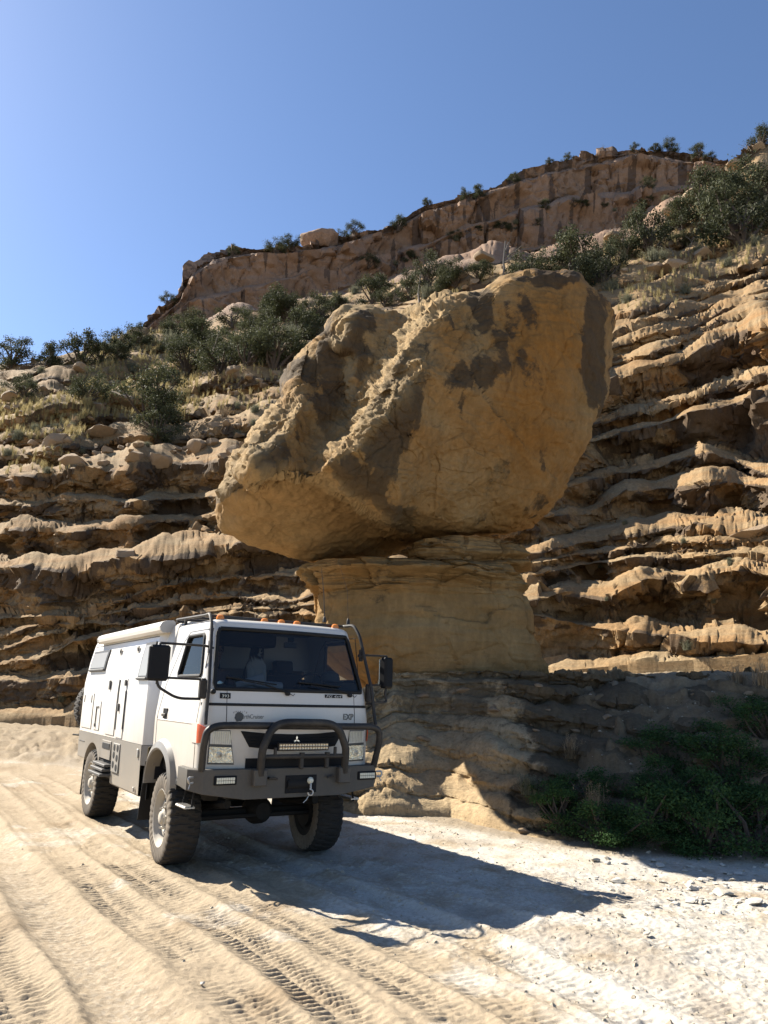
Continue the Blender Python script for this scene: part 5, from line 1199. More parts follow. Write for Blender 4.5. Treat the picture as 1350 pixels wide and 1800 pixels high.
de=[(0,1),(1,2),(2,3),(3,4),(4,5),(5,6),(2,7),(7,8),(8,9),(9,10),(2,11),(11,12),(12,13),(13,14),(4,15),(15,16),(4,17),(17,18),(0,19),(19,20),(0,21),(21,22),(0,23),(23,24)]
me=skin('dog',dn,de,m_dog); co=np.empty(len(me.vertices)*3); me.vertices.foreach_get('co',co); co=co.reshape(-1,3)
wh=np.maximum(sstep(.05,.09,co[:,0])*(co[:,2]<.47)*(np.abs(co[:,1])<.12), (np.abs(co[:,1])<.018)*(co[:,2]>.5)*(co[:,0]>.10)); wh=np.maximum(wh,(co[:,2]<.05)*(co[:,0]>.1))
a=me.attributes.new('white','FLOAT','POINT'); a.data.foreach_set('value',wh.astype(np.float32))
dog=link('dog',me); dog.location=in_truck(.10,-.09,1.73); dog.rotation_euler=(0,0,RZT-.1); dog.scale=(1.0,1.0,1.0); tag(dog,'black and white dog sitting upright between the truck seats, facing the windscreen','dog')
for s_ in (1,-1):
    g=MB(); g.lathe([(.001,-.011),(.008,-.008),(.011,0),(.008,.008),(.001,.011)],'X',(.165,.034*s_,.60),10); g.build('eye',m_silver if False else m_rub,dog)
g=MB(); g.lathe([(.001,-.014),(.012,-.01),(.016,0),(.010,.012),(.001,.015)],'X',(.262,0,.553),10); g.build('nose',m_rub,dog)
# person on the passenger seat
m_skin=simple('skin',(.36,.22,.16),.6); m_hair=simple('dark_hair',(.022,.016,.012),.6); m_shirt=simple('dusky_pink_shirt',(.30,.20,.185),.85); m_trs=simple('khaki_trousers',(.10,.085,.06),.9)
pn=[((0,0,0),(.15,.11)),((.0,0,.14),(.145,.10)),((-.02,0,.30),(.155,.105)),((-.03,0,.43),(.15,.085)),((-.02,0,.51),.055),((.0,0,.60),.055),((.01,0,.68),(.078,.09)),((.01,0,.77),(.075,.09)),((.01,0,.82),.05),
    ((-.03,.19,.43),.055),((.02,.235,.24),.045),((.20,.20,.14),.038),((.32,.13,.15),.028),((.39,.10,.15),.032),((-.03,-.19,.43),.055),((.02,-.235,.24),.045),((.20,-.20,.14),.038),((.32,-.13,.15),.028),((.39,-.10,.15),.032),
    ((.05,.10,-.02),.09),((.42,.12,.0),.07),((.46,.12,-.38),.05),((.56,.12,-.42),.045),((.05,-.10,-.02),.09),((.42,-.12,.0),.07),((.46,-.12,-.38),.05),((.56,-.12,-.42),.045)]
pe=[(0,1),(1,2),(2,3),(3,4),(4,5),(5,6),(6,7),(7,8),(3,9),(9,10),(10,11),(11,12),(12,13),(3,14),(14,15),(15,16),(16,17),(17,18),(0,19),(19,20),(20,21),(21,22),(0,23),(23,24),(24,25),(25,26)]
q=NT('person_surface'); q.col(q.mix(q.attr('cloth'),(.36,.22,.16),(.27,.17,.155))); q.rough(.8)
me=skin('person',pn,pe,q.m); co=np.empty(len(me.vertices)*3); me.vertices.foreach_get('co',co); co=co.reshape(-1,3)
cl=((co[:,2]<.50)&~((np.abs(co[:,1])>.07)&(co[:,0]>.12)&(co[:,2]>.08))).astype(np.float32); a=me.attributes.new('cloth','FLOAT','POINT'); a.data.foreach_set('value',cl)
person=link('person',me); person.location=in_truck(-.05,-.52,1.57); person.rotation_euler=(0,0,RZT); tag(person,'dark-haired person in a dusky pink shirt in the passenger seat','person')
g=MB(); g.lathe([(.088,-.02),(.098,.03),(.092,.09),(.06,.13),(.001,.145)],'Z',(-.012,0,.715),20); g.build('hair',m_hair,person)
for s_ in (1,-1):
    g=MB(); g.lathe([(.001,-.006),(.010,0),(.001,.006)],'X',(.088,.032*s_,.715),10); g.build('eye',m_rub,person)
    g=MB(); 
    for k in range(4): g.tube([(.40,s_*.10+.018*(k-1.5),.155),(.44,s_*.10+.018*(k-1.5),.150),(.46,s_*.10+.016*(k-1.5),.125)],[.010,.009,.007],6)
    g.tube([(.38,s_*.07,.16),(.41,s_*.05,.16),(.43,s_*.045,.145)],[.011,.010,.008],6); g.build('fingers',m_skin,person)
g=MB(); g.tube([(.085,0,.72),(.112,0,.685),(.092,0,.675)],[.009,.014,.008],8); g.build('nose',m_skin,person)
g=MB(); g.box((.088,0,.645),(.012,.045,.010),.004); g.build('mouth',simple('lips',(.30,.13,.11),.5),person)

# ------------------------------------------------------------------ plants
def leaf_mat(name, a, b, trans=.25):
    q=NT(name); t=q.attr('tone'); q.col(q.mix(t,a,b)); q.rough(.75); q.b.inputs['Specular IOR Level'].default_value=.15
    tl=q.n('ShaderNodeBsdfTranslucent'); q.l(q.mix(t,a,b),tl.inputs[0]); mx=q.n('ShaderNodeMixShader'); mx.inputs[0].default_value=trans
    q.l(q.b.outputs[0],mx.inputs[1]); q.l(tl.outputs[0],mx.inputs[2]); q.l(mx.outputs[0],q.t.nodes['Material Output'].inputs[0]); return q.m
m_jun=leaf_mat('juniper_foliage',(.028,.034,.017),(.080,.086,.042))
m_lush=leaf_mat('green_shrub_foliage',(.018,.042,.013),(.058,.112,.034))
m_sage=leaf_mat('sagebrush_foliage',(.10,.105,.07),(.22,.22,.15))
m_grass=leaf_mat('dry_grass',(.28,.225,.10),(.50,.42,.21),.35)
m_weed=leaf_mat('dry_weed',(.24,.17,.10),(.42,.32,.2),.3)
m_bark=simple('grey_brown_bark',(.075,.058,.045),.9); m_dead=simple('bleached_dead_wood',(.13,.115,.10),.9)
def leaves(rg, C, n, sz, up=.0, asp=1.0):
    """n small leaf faces scattered about centres C [(centre, radius xyz, tone)]."""
    V=[];F=[];T_=[]; w=np.array([r[0]*r[1]+r[1]*r[2]+.001 for _,r,_ in C]); cnt=rg.multinomial(n,w/w.sum())
    for (c,r,tn),k in zip(C,cnt):
        d=rg.normal(size=(k,3)); d/=np.linalg.norm(d,axis=1)[:,None]; rad=rg.random(k)**.45*(1+.25*rg.normal(size=k)); p=np.array(c)+d*rad[:,None]*np.array(r)
        a=rg.normal(size=(k,3)); a[:,2]+=up; a/=np.linalg.norm(a,axis=1)[:,None]; b=np.cross(a,rg.normal(size=(k,3))); b/=np.linalg.norm(b,axis=1)[:,None]
        s=sz*(.6+.8*rg.random(k))[:,None]; base=len(V)*0+sum(len(v) for v in V)
        q=np.stack([p-a*s*asp,p+b*s*.55,p+a*s*asp,p-b*s*.55],1).reshape(-1,3); V.append(q); F.append(np.arange(4*k).reshape(-1,4)+base); T_.append(np.repeat(np.clip(tn+.22*rg.normal(size=k),0,1),4))
    return np.concatenate(V),np.concatenate(F),np.concatenate(T_)
def woody(rg, tips, base_r, n=5):
    mb=MB()
    for t in tips:
        t=Vector(t); m=Vector((t.x*.35+rg.normal()*.06,t.y*.35+rg.normal()*.06,t.z*.5)); mb.tube([(rg.normal()*.03,rg.normal()*.03,-.08),m,t],[base_r,base_r*.6,base_r*.18],n)
    return mb
def bare(rg, h, depth=3, r=.05):
    mb=MB()
    def br(p,d,l,r,k):
        mid=p+d*l*.5+Vector(rg.normal(size=3))*l*.06; e=p+d*l+Vector(rg.normal(size=3))*l*.10; mb.tube([p,mid,e],[r,r*.75,r*.45],5)
        if k==0: return
        for _ in range(3 if k>1 else 4):
            t=rg.uniform(.35,1.0); q=p+(e-p)*t; nd=(d+Vector(rg.normal(size=3))*.65).normalized(); nd.z=abs(nd.z)*.6+.1; br(q,nd.normalized(),l*rg.uniform(.4,.65),r*.5*(1.15-t*.4),k-1)
    br(Vector((0,0,-.1)),Vector((rg.normal()*.1,rg.normal()*.1,1)).normalized(),h*.6,r,depth); return mb
PROTO={}
def proto(kind, k):                                       # unit-height plant meshes, shared by every copy
    if (kind,k) in PROTO: return PROTO[(kind,k)]
    rg=np.random.default_rng(abs(hash(kind))%1 + {'juniper':100,'lush':200,'sage':300,'bare':400,'weed':500,'tuft':600}[kind]+k)
    if kind in ('juniper','lush'):
        wide=.55+.25*rg.random(); C=[];tips=[]
        for i in range(20 if kind=='juniper' else 22):
            a=rg.uniform(0,2*PI); z=rg.uniform(.03,.88); rr=wide*math.sqrt(max(.05,1-((z-.40)/.55)**2))*rg.uniform(.35,.95)*.8
            c=(math.cos(a)*rr,math.sin(a)*rr,z); s=rg.uniform(.10,.20); C.append((c,(s*1.25,s*1.25,s*.85),rg.uniform(.1,.9))); tips.append(c)
        V,F,tn=leaves(rg,C,5200 if kind=='juniper' else 5600,.021 if kind=='juniper' else .017)
        parts=[('crown',np_mesh(kind+'_crown',V,F,smooth=False,attrs=dict(tone=tn)),m_jun if kind=='juniper' else m_lush)]
        mb=woody(rg,tips,.035); o=mb.build('trunk',m_bark); parts.append(('trunk',o.data,m_bark)); bpy.data.objects.remove(o)
    elif kind=='bare':
        mb=bare(rg,1.25,3,.03); o=mb.build('trunk',m_dead); parts=[('trunk',o.data,m_dead)]; bpy.data.objects.remove(o)
    else:
        n,sp,l,w,mat={'sage':(420,.9,.9,.022,m_sage),'weed':(160,.8,1.0,.018,m_weed),'tuft':(90,.5,1.0,.02,m_grass)}[kind]
        a=rg.uniform(0,2*PI,n); tl=np.abs(rg.normal(size=n))*.42*sp; L=l*rg.uniform(.55,1.05,n); b=rg.normal(size=(n,2))*.13*sp
        d=np.stack([np.cos(a)*np.sin(tl),np.sin(a)*np.sin(tl),np.cos(tl)],-1); p0=np.c_[b,np.full(n,-.05)]; p1=p0+d*L[:,None]*.6; p2=p0+d*L[:,None]+np.c_[np.cos(a),np.sin(a),-np.ones(n)*.8]*(.22*L*np.sin(tl))[:,None]
        s=np.stack([-np.sin(a),np.cos(a),np.zeros(n)],-1)*w*.5
        V=np.stack([p0-s,p0+s,p1+s*.9,p1-s*.9,p2+s*.2,p2-s*.2],1).reshape(-1,3); i=np.arange(n)[:,None]*6; F=np.concatenate([i+np.array([0,1,2,3]),i+np.array([3,2,4,5])])
        if kind!='tuft':
            V2,F2,t2=leaves(rg,[((p2[j,0],p2[j,1],p2[j,2]),(.07,.07,.09),rg.uniform(0,1)) for j in range(0,n,4)],600 if kind=='sage' else 420,.024 if kind=='sage' else .016)
            F=np.concatenate([F,F2+len(V)]); V=np.concatenate([V,V2]); tn=np.r_[np.repeat(rg.random(n),6),t2]
        else: tn=np.repeat(rg.random(n),6)
        parts=[('foliage',np_mesh(kind,V,F,smooth=False,attrs=dict(tone=tn)),mat)]
    PROTO[(kind,k)]=parts; return parts
NAMES={'juniper':'juniper_bush','lush':'green_shrub','sage':'sagebrush','bare':'dead_tree','weed':'dry_weed'}
CATS={'juniper':'bush','lush':'shrub','sage':'shrub','bare':'dead tree','weed':'weed'}
pr=random.Random(21)
def plant(kind, p, h, label, group=None, k=None, wide=1.0):
    parts=proto(kind, pr.randrange(5) if k is None else k)
    if len(parts)==1:
        o=link(NAMES[kind],parts[0][1],parts[0][2]); o.location=p; o.rotation_euler=(0,0,pr.uniform(0,6.28))
    else:
        o=empty(NAMES[kind],p,pr.uniform(0,6.28))
        for n,me,mat in parts: link(n,me,mat,o)
    o.scale=(h*wide,h*wide,h); return tag(o,label,CATS[kind],group)
def ground_at(px,py):
    if 640 < px < 1500 and np.interp(px,_bx,_br[-1]) < py < np.interp(px,_bx,_br[0]): return bank_at(px,py)
    a,b=rays(px,py); y=np.arange(4.5,40,.04); g=terrain(a*y,y,False); z=CAM_H+b*y; i=np.argmax(z<=g); return np.array([a*y[i],y[i],float(terrain(a*y[i],y[i]))])
def on_cliff(kind,px,py,hp,label,group=None,wide=1.0,k=None,f=cliff_at):
    p=f(px,py); plant(kind,tuple(p-np.array([0,0,.05*hp*p[1]/FPX])),hp*{'juniper':1.2,'sage':.72}.get(kind,1.0)*p[1]/FPX,label,group,k,wide)
J='juniper'
for q in [
 (J,18,643,52,'dark juniper with bare twigs at the far left end of the skyline',1.2),
 (J,90,640,44,'small round juniper on the skyline beside a dead stub'),
 (J,143,640,68,'tall dark juniper on the left skyline above the grassy slope',.9),
 (J,178,632,36,'low juniper tucked behind the tall skyline juniper',1.2),
 (J,212,622,42,'spreading juniper on the skyline, right of the tall dark one',1.2),
 (J,246,606,38,'juniper on the skyline just below the foot of the mesa cliff',1.1),
 (J,155,702,56,'rounded dark bush in the middle of the yellow grass slope',1.1),
 (J,262,735,96,'biggest dark bush above the left ledges, upper one of a pair',1.0),
 (J,278,772,70,'lower grey-green bush growing against the biggest left bush',.9),
 (J,45,700,40,'dark scrubby bush in the shade at the left slope edge',1.2),
 (J,328,648,62,'dense green juniper right of the grass slope',1.0),
 (J,352,592,34,'small juniper at the foot of the red mesa face'),
 (J,386,655,78,'broad juniper in front of the thicket left of the boulder',1.0),
 (J,432,640,70,'juniper in the middle of the thicket left of the boulder',1.0),
 (J,482,645,84,'tall juniper at the right of the thicket beside the boulder',1.0),
 (J,532,612,76,'juniper leaning against the upper left edge of the boulder',1.0),
 (J,455,585,50,'mid-green bush at the back of the thicket under the mesa',1.2),
 (J,508,560,46,'small bush high in the thicket, beside a pale round rock',1.1),
 (J,410,575,44,'dark bush under the streaked mesa alcove',1.2),
 (J,300,600,36,'low bush below the left end of the mesa',1.3),
 (J,560,560,50,'dark bush behind the left shoulder of the boulder',1.1),
 (J,658,528,56,'grey-green bush behind the saddle of the boulder',1.1),
 (J,722,520,50,'thin grey bush behind the top of the boulder, left of the tall one',.9),
 (J,752,508,70,'tall wispy juniper behind the top of the boulder',.8),
 (J,800,500,44,'low juniper behind the boulder top, near pale rocks',1.2),
 (J,938,488,64,'olive juniper at the right above the boulder top',1.0),
 (J,1008,500,108,'large juniper standing directly above the boulder top',.85),
 (J,1056,492,84,'juniper with grey lower branches right of the boulder top',.9),
 (J,1096,455,52,'dark juniper between the two large ones on the right slope',1.0),
 (J,1140,440,100,'upright juniper with several bare stems on the right slope',.75),
 (J,1200,400,60,'dusty brown bush high on the right slope below the rim',1.2),
 (J,1252,392,112,'dense juniper behind the biggest tree on the right',.9),
 (J,1300,424,150,'biggest tree on the right, round olive juniper with forked trunk',.8),
 (J,1345,345,92,'bright olive juniper at the right edge under the rim rocks',1.0),
 (J,1336,256,48,'spindly juniper on the topmost rocks at the right edge',1.0),
 ('bare',1312,268,44,'leafless shrub on the topmost rocks beside the spindly juniper'),
 ('bare',886,482,100,'tall bare snag behind the boulder top'),
 ('bare',735,530,84,'dead branching tree behind the saddle of the boulder'),
 ('bare',1075,430,56,'leaning dead trunk above the large juniper on the right'),
 ('bare',80,640,34,'thin dead stub on the left skyline'),
 ('bare',30,636,46,'bare twiggy crown rising from the leftmost skyline juniper'),
 ('sage',1205,514,34,'pale grey sagebrush on the slab edge at the right',1.2),
 ('sage',1330,428,34,'grey sagebrush in front of the biggest right-hand tree',1.3),
 ('sage',1165,452,30,'yellow-green sagebrush clump on the right slope',1.4),
 ('sage',1230,445,30,'sagebrush among blocks below the biggest right-hand tree',1.3),
 ('sage',1100,528,30,'sagebrush at the right shoulder of the boulder',1.3),
 ('sage',1278,470,30,'sagebrush on the upper tilted slab at the right',1.2),
 ('sage',450,722,26,'small sagebrush on the ledge left of the boulder',1.2),
 ('sage',420,716,22,'grey tuft on the ledge left of the boulder, farther from it',1.2),
 ('sage',30,770,32,'yellow-green sagebrush low on the grassy slope',1.4),
 ('sage',84,834,20,'bright yellow-green tuft on the uppermost left ledge',1.3),
 ('sage',12,800,24,'dull sagebrush at the left edge above the ledges',1.3),
 ('sage',60,755,26,'sagebrush beside the pinkish block on the left slope',1.2),
 ('sage',110,1236,26,'pale bush at the foot of the left cliff behind the truck',1.0),
 ('sage',1206,1142,30,'brown brush on the sand shelf at the right cliff base',1.1),
 ('sage',1056,1000,18,'little dry bush on the thin ledges right of the pedestal',1.2),
 ('weed',1232,697,20,'dry tuft on the lip above the big right recess',1.0),
 ('weed',1296,664,22,'dry tuft on the upper lip at the right',1.0),
 ]: on_cliff(*q[:5],wide=q[5] if len(q)>5 else 1.0)
for x0,x1,fy,n,hp,lab,grp,kinds in [
  (300,560,lambda x: pr.uniform(560,650)-.06*(x-300),15,(34,62),'in the thicket under the mesa','bushes of the left thicket',(J,J,J,'sage')),
  (0,300,lambda x: pr.uniform(622,700)-.1*x,8,(20,38),'on the left grassy slope','scrub on the left slope',(J,'sage','sage')),
  (560,1000,lambda x: 545-.12*(x-560)+pr.uniform(-22,10),15,(24,50),'just above the boulder top','bushes above the boulder',(J,J,'sage','bare')),
  (1040,1350,lambda x: 470-.42*(x-1040)+pr.uniform(-10,55),17,(24,56),'among the right slope trees','bushes of the right slope',(J,'sage','sage','bare')),
  (60,500,lambda x: pr.uniform(740,830)-.12*x,14,(14,26),'on the ledges of the left slope','tufts on the left ledges',('sage','weed')),
  (1000,1340,lambda x: pr.uniform(900,1060),10,(10,18),'on the thin right ledges','tufts on the right ledges',('sage','weed'))]:
    for _ in range(n):
        x=pr.uniform(x0,x1); kd=pr.choice(kinds); hh=pr.uniform(*hp); big=hh > (hp[0]+hp[1])/2; wd=pr.uniform(.9,1.5)
        lb=('larger ' if big else 'smaller ')+{'juniper':'dark juniper ','sage':'grey sagebrush ','bare':'leafless shrub ','weed':'dry weed '}[kd]+('with a wide crown ' if wd > 1.2 else 'with a narrow crown ')+lab
        on_cliff(kd,x,fy(x),hh,lb,grp,wd)
for _ in range(16):
    x=pr.uniform(620,1180); on_cliff(pr.choice((J,'sage')),x,np.interp(x,[620,745,900,1050,1180],[470,432,378,352,336])+pr.uniform(-3,28),pr.uniform(9,17),'tiny scrub bush on the broken shelf of the far mesa','scrub on the mesa shelf',1.5,f=mesa_at)
for q in [(J,294,538,24,'tiny juniper perched on the left end of the mesa rim'),(J,410,448,20,'lone tiny tree on the mesa rim left of the rim bush'),(J,482,442,24,'wide low bush along the mesa rim beside the round knob',1.6),(J,512,440,24,'dark bush on the mesa rim touching the round knob',1.5),(J,622,412,22,'small bush on the mesa rim right of the round knob',1.3),(J,600,420,16,'low scrub on the mesa rim hard against the round knob',1.6),(J,700,402,32,'round bush on a step of the mesa rim above the boulder',1.0),(J,752,364,18,'tiny bush on the mesa rim at the start of its long rise'),
 (J,824,352,26,'left one of twin bushes on the mesa rim',.9),(J,840,346,26,'right one of twin bushes on the mesa rim',1.0),(J,906,320,22,'bush on the mesa rim, right of the twin bushes'),(J,965,292,14,'first tiny bush on the high mesa rim'),(J,998,284,16,'second tiny bush on the high mesa rim'),(J,1114,268,16,'small bush on the high mesa rim left of the tallest rim tree'),(J,1150,267,16,'low bush touching the tallest rim tree',1.3),(J,1174,270,28,'tallest rim tree, on the highest part of the mesa'),(J,1226,276,26,'spreading bush on the right end of the mesa rim',1.2),(J,1250,282,16,'lowest bush at the right end of the mesa rim',1.4),('bare',1058,272,22,'bare little tree on the high mesa rim'),
 (J,650,470,22,'bush on the middle shelf of the mesa above the saddle',1.4),(J,800,420,16,'dark bush on the mesa shelf line',1.8),(J,880,400,14,'scrub on the mesa shelf left of the large juniper',1.8),(J,1140,330,20,'dark bush under the high mesa rim',1.2)]:
    on_cliff(*q[:5],wide=q[5] if len(q)>5 else 1.0,f=mesa_at)
for q in [('lush',985,1446,90,'dark green shrub at the left of the shaded bank',1.0),('lush',1068,1470,120,'shaded green shrub with a dry sprig in front of it',1.0),('lush',1155,1470,150,'large green shrub in the middle of the shaded bank',.9),('lush',1240,1476,165,'tall green shrub low on the shaded bank',.9),('lush',1322,1480,190,'tallest green shrub at the right edge of the shaded bank',.8),('lush',1190,1385,110,'green shrub halfway up the shaded bank',1.0),('lush',1290,1370,130,'green shrub high on the shaded bank',1.0),('lush',1110,1400,80,'small shrub behind the dry sprig on the shaded bank',1.1),('lush',1348,1300,120,'shrub near the top of the shaded bank at the right',.9),
 ('lush',1010,1400,100,'shaded shrub uphill of the leftmost green one',1.1),('lush',1240,1320,110,'green shrub just under the sand shelf',1.1),('lush',1150,1345,90,'dim shrub in the upper middle of the shaded bank',1.2),('lush',1280,1440,120,'dense green shrub packed between the two tallest ones',1.1),('lush',1110,1485,70,'low green shrub at the very foot of the bank',1.3),('lush',1200,1490,80,'lowest green shrub before the rubble',1.3),('lush',1310,1280,90,'green shrub beside the shadow edge of the sand shelf',1.1),
 ('weed',1048,1446,66,'pale dry sprig catching light in front of the shaded shrubs',.8),('weed',1300,1210,46,'dry stalks on the shadow edge of the sand shelf',1.0),('weed',1340,1212,60,'tall dry stalks at the right end of the sand shelf',.9),('weed',1000,1330,40,'thin dry plant on the dark bank below the pedestal',1.0),('sage',930,1392,36,'dusty low plant at the left foot of the dark bank',1.2)]:
    p=ground_at(q[1],q[2])-(np.array([0,0,.16*q[3]*9/FPX]) if q[0]=='lush' else 0); plant(q[0],tuple(p),q[3]*(.80 if q[0]=='lush' else 1)*p[1]/FPX,q[4],wide=(q[5] if len(q)>5 else 1.0)*(1.35 if q[0]=='lush' else 1))
# dry grass on the slopes: one mass
rg=np.random.default_rng(77); V=[];F=[];T_=[];nb=0
tp=[proto('tuft',k)[0][1] for k in range(3)]; base=[]
for me in tp:
    co=np.empty(len(me.vertices)*3,np.float32); me.vertices.foreach_get('co',co); base.append(co.reshape(-1,3)[:6*34])
i6=np.arange(34)[:,None]*6; f6=np.concatenate([i6+np.array([0,1,2,3]),i6+np.array([3,2,4,5])])
def grass(n,x0,x1,y0,y1,hm,fn=None):
    global nb
    for _ in range(n):
        x=rg.uniform(x0,x1); y=rg.uniform(y0,y1)
        if fn is not None and not fn(x,y): continue
        p=cliff_at(x,y); h=hm*rg.uniform(.5,1.2); a=rg.uniform(0,6.28); c,s=math.cos(a),math.sin(a); b=base[rg.integers(3)]*h
        b=np.stack([b[:,0]*c-b[:,1]*s,b[:,0]*s+b[:,1]*c,b[:,2]],-1)+p; V.append(b); F.append(f6+nb); nb+=len(b); T_.append(np.full(len(b),rg.random()))
grass(900,140,350,570,740,.62,lambda x,y: y>600-.12*(x-150)-10); grass(420,-20,160,690,775,.5); grass(200,300,500,640,720,.45); grass(60,0,120,790,835,.4)
grass(380,1060,1360,395,520,.55,lambda x,y: y<560-.36*(x-1060)); grass(120,560,880,480,535,.5); grass(40,1080,1200,500,545,.5)
me=np_mesh('dry_grass',np.concatenate(V),np.concatenate(F),smooth=False,attrs=dict(tone=np.concatenate(T_))); tag(link('dry_grass',me,m_grass),'dry yellow grass growing over the slopes','grass',kind='stuff')

# ------------------------------------------------------------------ loose rocks
def rock_mesh(seed, n=2, rough=.32, flat=1.0):
    b=bmesh.new(); bmesh.ops.create_icosphere(b,subdivisions=n,radius=1); rg=np.random.default_rng(seed)
    cuts=[(Vector(rg.normal(size=3)).normalized(),rg.uniform(.38,.75)) for _ in range(11)]
    for v in b.verts:
        for nrm,d in cuts:
            e=v.co.dot(nrm)-d
            if e>0: v.co-=nrm*e
    P=np.array([v.co for v in b.verts]); d=fbm(P*1.3+seed*3.1,3)*rough*.22+fbm(P*5+seed,2)*rough*.10
    for v,dd in zip(b.verts,d): v.co*=1+dd; v.co.z*=flat
    me=bpy.data.meshes.new('rock'); b.to_mesh(me); b.free(); me.polygons.foreach_set('use_smooth',[True]*len(me.polygons)); me.set_sharp_from_angle(angle=math.radians(16)); return me
ROCKS=[rock_mesh(s,3) for s in range(8)]; STONES=[rock_mesh(40+s,2,.3,.55) for s in range(8)]
q=NT('loose_block_stone'); v=q.pos(); n1=q.noise(v,1.2,5); q.col(q.mix(n1,(.20,.14,.085),(.34,.25,.16))); q.rough(.93); q.bump(q.noise(v,9,5,.7),.6,.06); m_block=q.m
q=NT('pale_stone'); v=q.pos(); n1=q.noise(v,2.2,5); oi=q.n('ShaderNodeObjectInfo'); q.col(q.mix(oi.outputs['Random'],q.mix(n1,(.33,.29,.22),(.48,.44,.37)),q.mix(n1,(.42,.39,.34),(.62,.59,.53)))); q.rough(.93); q.bump(q.noise(v,14,4,.7),.5,.03); m_stone=q.m
def rock(px,py,wp,hp,label,group=None,f=cliff_at,name='boulder',cat='boulder'):
    p=f(px,py); s=p[1]/FPX; o=link(name,pr.choice(ROCKS),m_block); o.location=tuple(p+np.array([0,.15*wp*s,hp*s*.32])); o.scale=(wp*s*.55,wp*s*.5*pr.uniform(.8,1.2),hp*s*.58); o.rotation_euler=(pr.uniform(-.2,.2),pr.uniform(-.2,.2),pr.uniform(0,.5)*pr.choice((-1,1))+pr.choice((0,PI))); return tag(o,label,cat,group)
for q in [(92,782,52,38,'pinkish pyramid-shaped block above the left ledges'),(205,712,66,38,'large tan block lying left of the biggest bush'),(168,722,42,30,'smaller block against the large tan one on the grass slope'),(342,800,46,34,'squared block on the ledge under the slope, left of the boulder'),(272,812,58,36,'rounded block with a lit top on the upper left ledge'),(405,662,48,24,'pale boulder on the small cliff left of the balanced boulder'),(480,640,28,18,'small pale stone beside the thicket'),(180,765,76,34,'long tilted slab on the left slope'),(222,985,44,28,'squarish block resting on the middle left ledge'),(236,806,40,30,'pointed block next to the rounded one on the upper left ledge'),(120,815,54,36,'broad weathered block above the left ledges'),(20,705,44,26,'dark boulder at the left slope edge'),(150,660,40,26,'brown boulder below the tall skyline juniper'),(240,588,44,28,'reddish block on the skyline slope under the mesa end'),(410,805,40,26,'block wedged beside the left flank of the balanced boulder'),(510,612,24,16,'little rounded stone at the edge of the thicket'),(705,520,26,18,'pale stone behind the boulder saddle'),(650,508,30,18,'flat pale slab behind the boulder saddle'),(810,490,40,22,'pale rocks behind the boulder top'),(860,420,46,26,'sunlit slab between junipers above the boulder top'),(1195,470,56,34,'dark block on the right slope under sagebrush'),(1240,452,60,36,'rounded brown block below the biggest tree'),(1150,480,50,26,'tilted slab end on the right slope'),(1075,400,46,30,'pale rock beside the leaning dead trunk'),(1225,350,50,30,'pale outcrop behind the dense juniper'),(1180,370,44,26,'small pale outcrop on the right slope'),(1330,262,60,26,'sunlit rim rock at the top right corner'),(1290,300,50,30,'rim rock under the topmost one'),(1325,945,90,34,'smooth orange slab lying on the right ledges')]: rock(*q)
_k=rock(566,432,78,54,'round knob of rock standing on the mesa rim',f=mesa_at); _k.data=rock_mesh(91,4,.5); _k.data.materials.clear(); _k.data.materials.append(M_mesa)
rock(490,440,24,16,'small pointed rock on the mesa rim left of the knob',f=mesa_at)
for _ in range(85):
    x=pr.uniform(0,500); y=pr.uniform(690,840)-.10*x*.6
    w=pr.uniform(9,26); rock(x,y,w,w*pr.uniform(.5,.8),('large ' if w>20 else 'mid-sized ' if w>14 else 'small ')+'loose tan rock '+('at the far left of ' if x<140 else 'below the biggest bush on ' if x<320 else 'nearest the boulder on ')+'the left slope','loose rocks on the left slope',name='loose_rock',cat='rock')
for _ in range(45):
    x=pr.uniform(560,1340); y=np.interp(x,[560,880,1060,1340],[535,480,470,330])+pr.uniform(-8,60)
    w=pr.uniform(9,24); rock(x,y,w,w*pr.uniform(.5,.8),('large ' if w>19 else 'small ')+'loose rock '+('behind the boulder saddle' if x<760 else 'behind the boulder top' if x<1030 else 'among the right slope junipers'),'loose rocks on the upper slope',name='loose_rock',cat='rock')
def stone(px,py,wp,label,group,hp=.55):
    p=ground_at(px,py); s=p[1]/FPX; o=link('stone',pr.choice(STONES),m_stone); r=wp*s*.5; o.location=(p[0],p[1],p[2]+r*.18); o.scale=(r,r*pr.uniform(.7,1.1),r*pr.uniform(.45,.8)); o.rotation_euler=(pr.uniform(-.25,.25),pr.uniform(-.25,.25),pr.uniform(0,6.28)); return tag(o,label,'stone',group)
for x,y,w,l in [(1275,1574,46,'widest flat white stone in the rubble at the right edge'),(1322,1592,40,'angular white stone at the right edge of the picture'),(1218,1562,30,'tilted white stone left of the widest one'),(1212,1588,28,'white stone in front of the tilted one'),(1240,1546,26,'buff stone just below the shadow line'),(1160,1522,26,'brown stone touching the edge of the bank shadow'),(1048,1515,26,'white stone alone near the shadow edge of the bank'),(1083,1548,32,'white stone beside the tip of the truck shadow'),(1110,1545,22,'white stone next to the one at the shadow tip'),(355,1738,14,'small stone in the tracks at the lower edge'),(1255,1610,24,'low white stone under the widest one'),(1150,1600,20,'grey-white stone left of the rubble'),(1335,1560,28,'white stone half hidden at the right edge')]: stone(x,y,w,l,None)
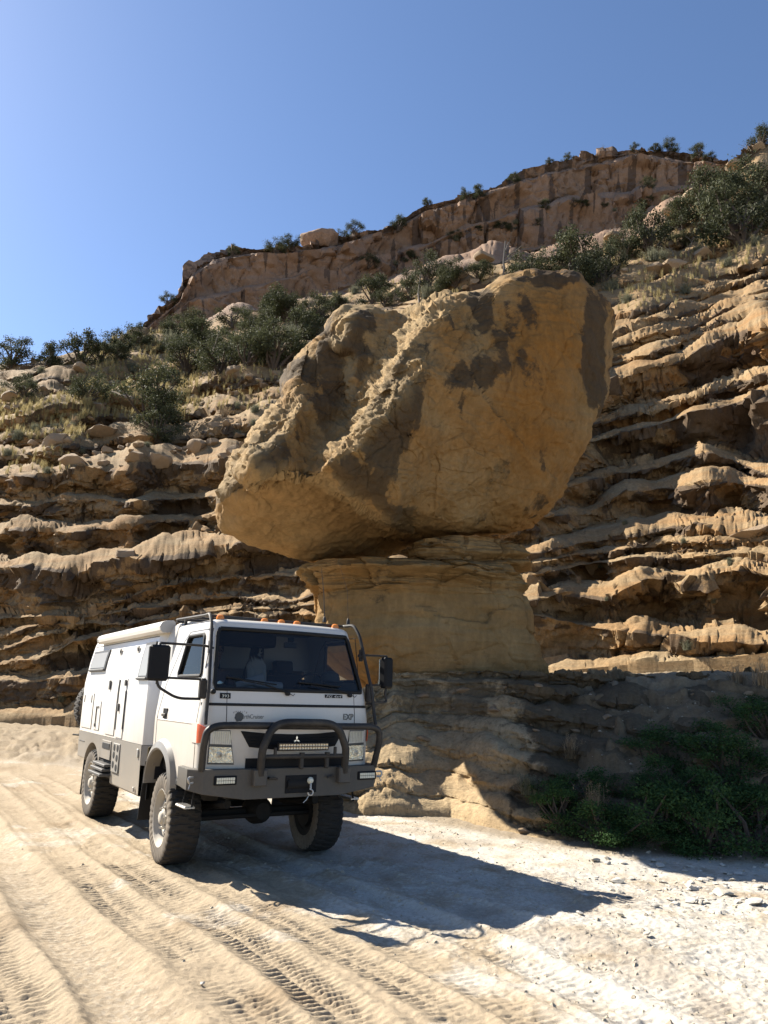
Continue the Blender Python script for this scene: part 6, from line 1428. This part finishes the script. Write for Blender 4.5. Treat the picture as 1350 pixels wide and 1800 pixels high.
for _ in range(240):
    x=pr.gauss(1230,110); y=pr.gauss(1556,34)
    if x>1420 or y<1500 or y>1690 or x<960: x=pr.uniform(1000,1400); y=pr.uniform(1510,1640)
    ws=pr.choice((4,5,6,7,9,12,15,18))*pr.uniform(.8,1.2)
    stone(x,y,ws,('large ' if ws>13 else 'mid-sized ' if ws>7.5 else 'tiny ')+'pale stone '+('touching the shadow edge of the bank' if y<1530 else 'in the rubble near the right edge' if x>1230 else 'beside the truck shadow tip' if x<1120 else 'in the middle of the rubble'),'stones at the foot of the bank')
m_grit=simple('buff_grit',(.34,.29,.215),.95)
for _ in range(46):
    x=pr.uniform(690,1345); y=pr.uniform(1176,1290) if pr.random()<.6 else pr.uniform(1290,1470); w=pr.choice((8,12,16,22,30))*pr.uniform(.8,1.2)
    o=rock(x,y,w,w*pr.uniform(.4,.6),('large ' if w>18 else 'small ')+'dim flat rock '+('high' if y<1235 else 'low')+' on the shaded bank '+('below the pedestal' if x<950 else 'among the green shrubs'),'rocks on the shaded bank',f=ground_at,name='loose_rock',cat='rock')
# finer grit nobody could count
gv=[];gf=[];n=0; b=np.array([(-1,-.6,0),(1,-.7,0),(.8,.9,0),(-.7,.8,0),(-.3,-.1,.8),(.4,.2,.7)],float); bf=[(0,1,5),(0,5,4),(1,2,5),(2,3,4),(2,4,5),(3,0,4)]
rg=np.random.default_rng(5); N=9000; d=rg.uniform(4.2,17,N)**1.0; az=np.radians(rg.uniform(-30,32,N)); X=np.sin(az)*d; Y=np.cos(az)*d; qd,_=poly_dist(X,Y,TRACK); keep=rg.random(N)<np.where(qd>1.2,.9,np.where(qd<-2.2,.25,.015)); X,Y=X[keep],Y[keep]; Z,_,_=ground_field(X,Y)
sz=np.exp(rg.normal(-4.75,.55,len(X))); sz=np.minimum(sz,.035); a=rg.uniform(0,6.28,len(X)); ca,sa=np.cos(a),np.sin(a)
P=np.stack([X[:,None]+sz[:,None]*(b[:,0]*ca[:,None]-b[:,1]*sa[:,None]),Y[:,None]+sz[:,None]*(b[:,0]*sa[:,None]+b[:,1]*ca[:,None]),Z[:,None]+sz[:,None]*(b[:,2]-.15)],-1).reshape(-1,3)
Fq=(np.arange(len(X))[:,None,None]*6+np.array(bf)[None]).reshape(-1,3)
tag(link('gravel',np_mesh('gravel',P,None,Fq,smooth=False),m_grit),'fine pale gravel over the wash and road edge','gravel',kind='stuff')
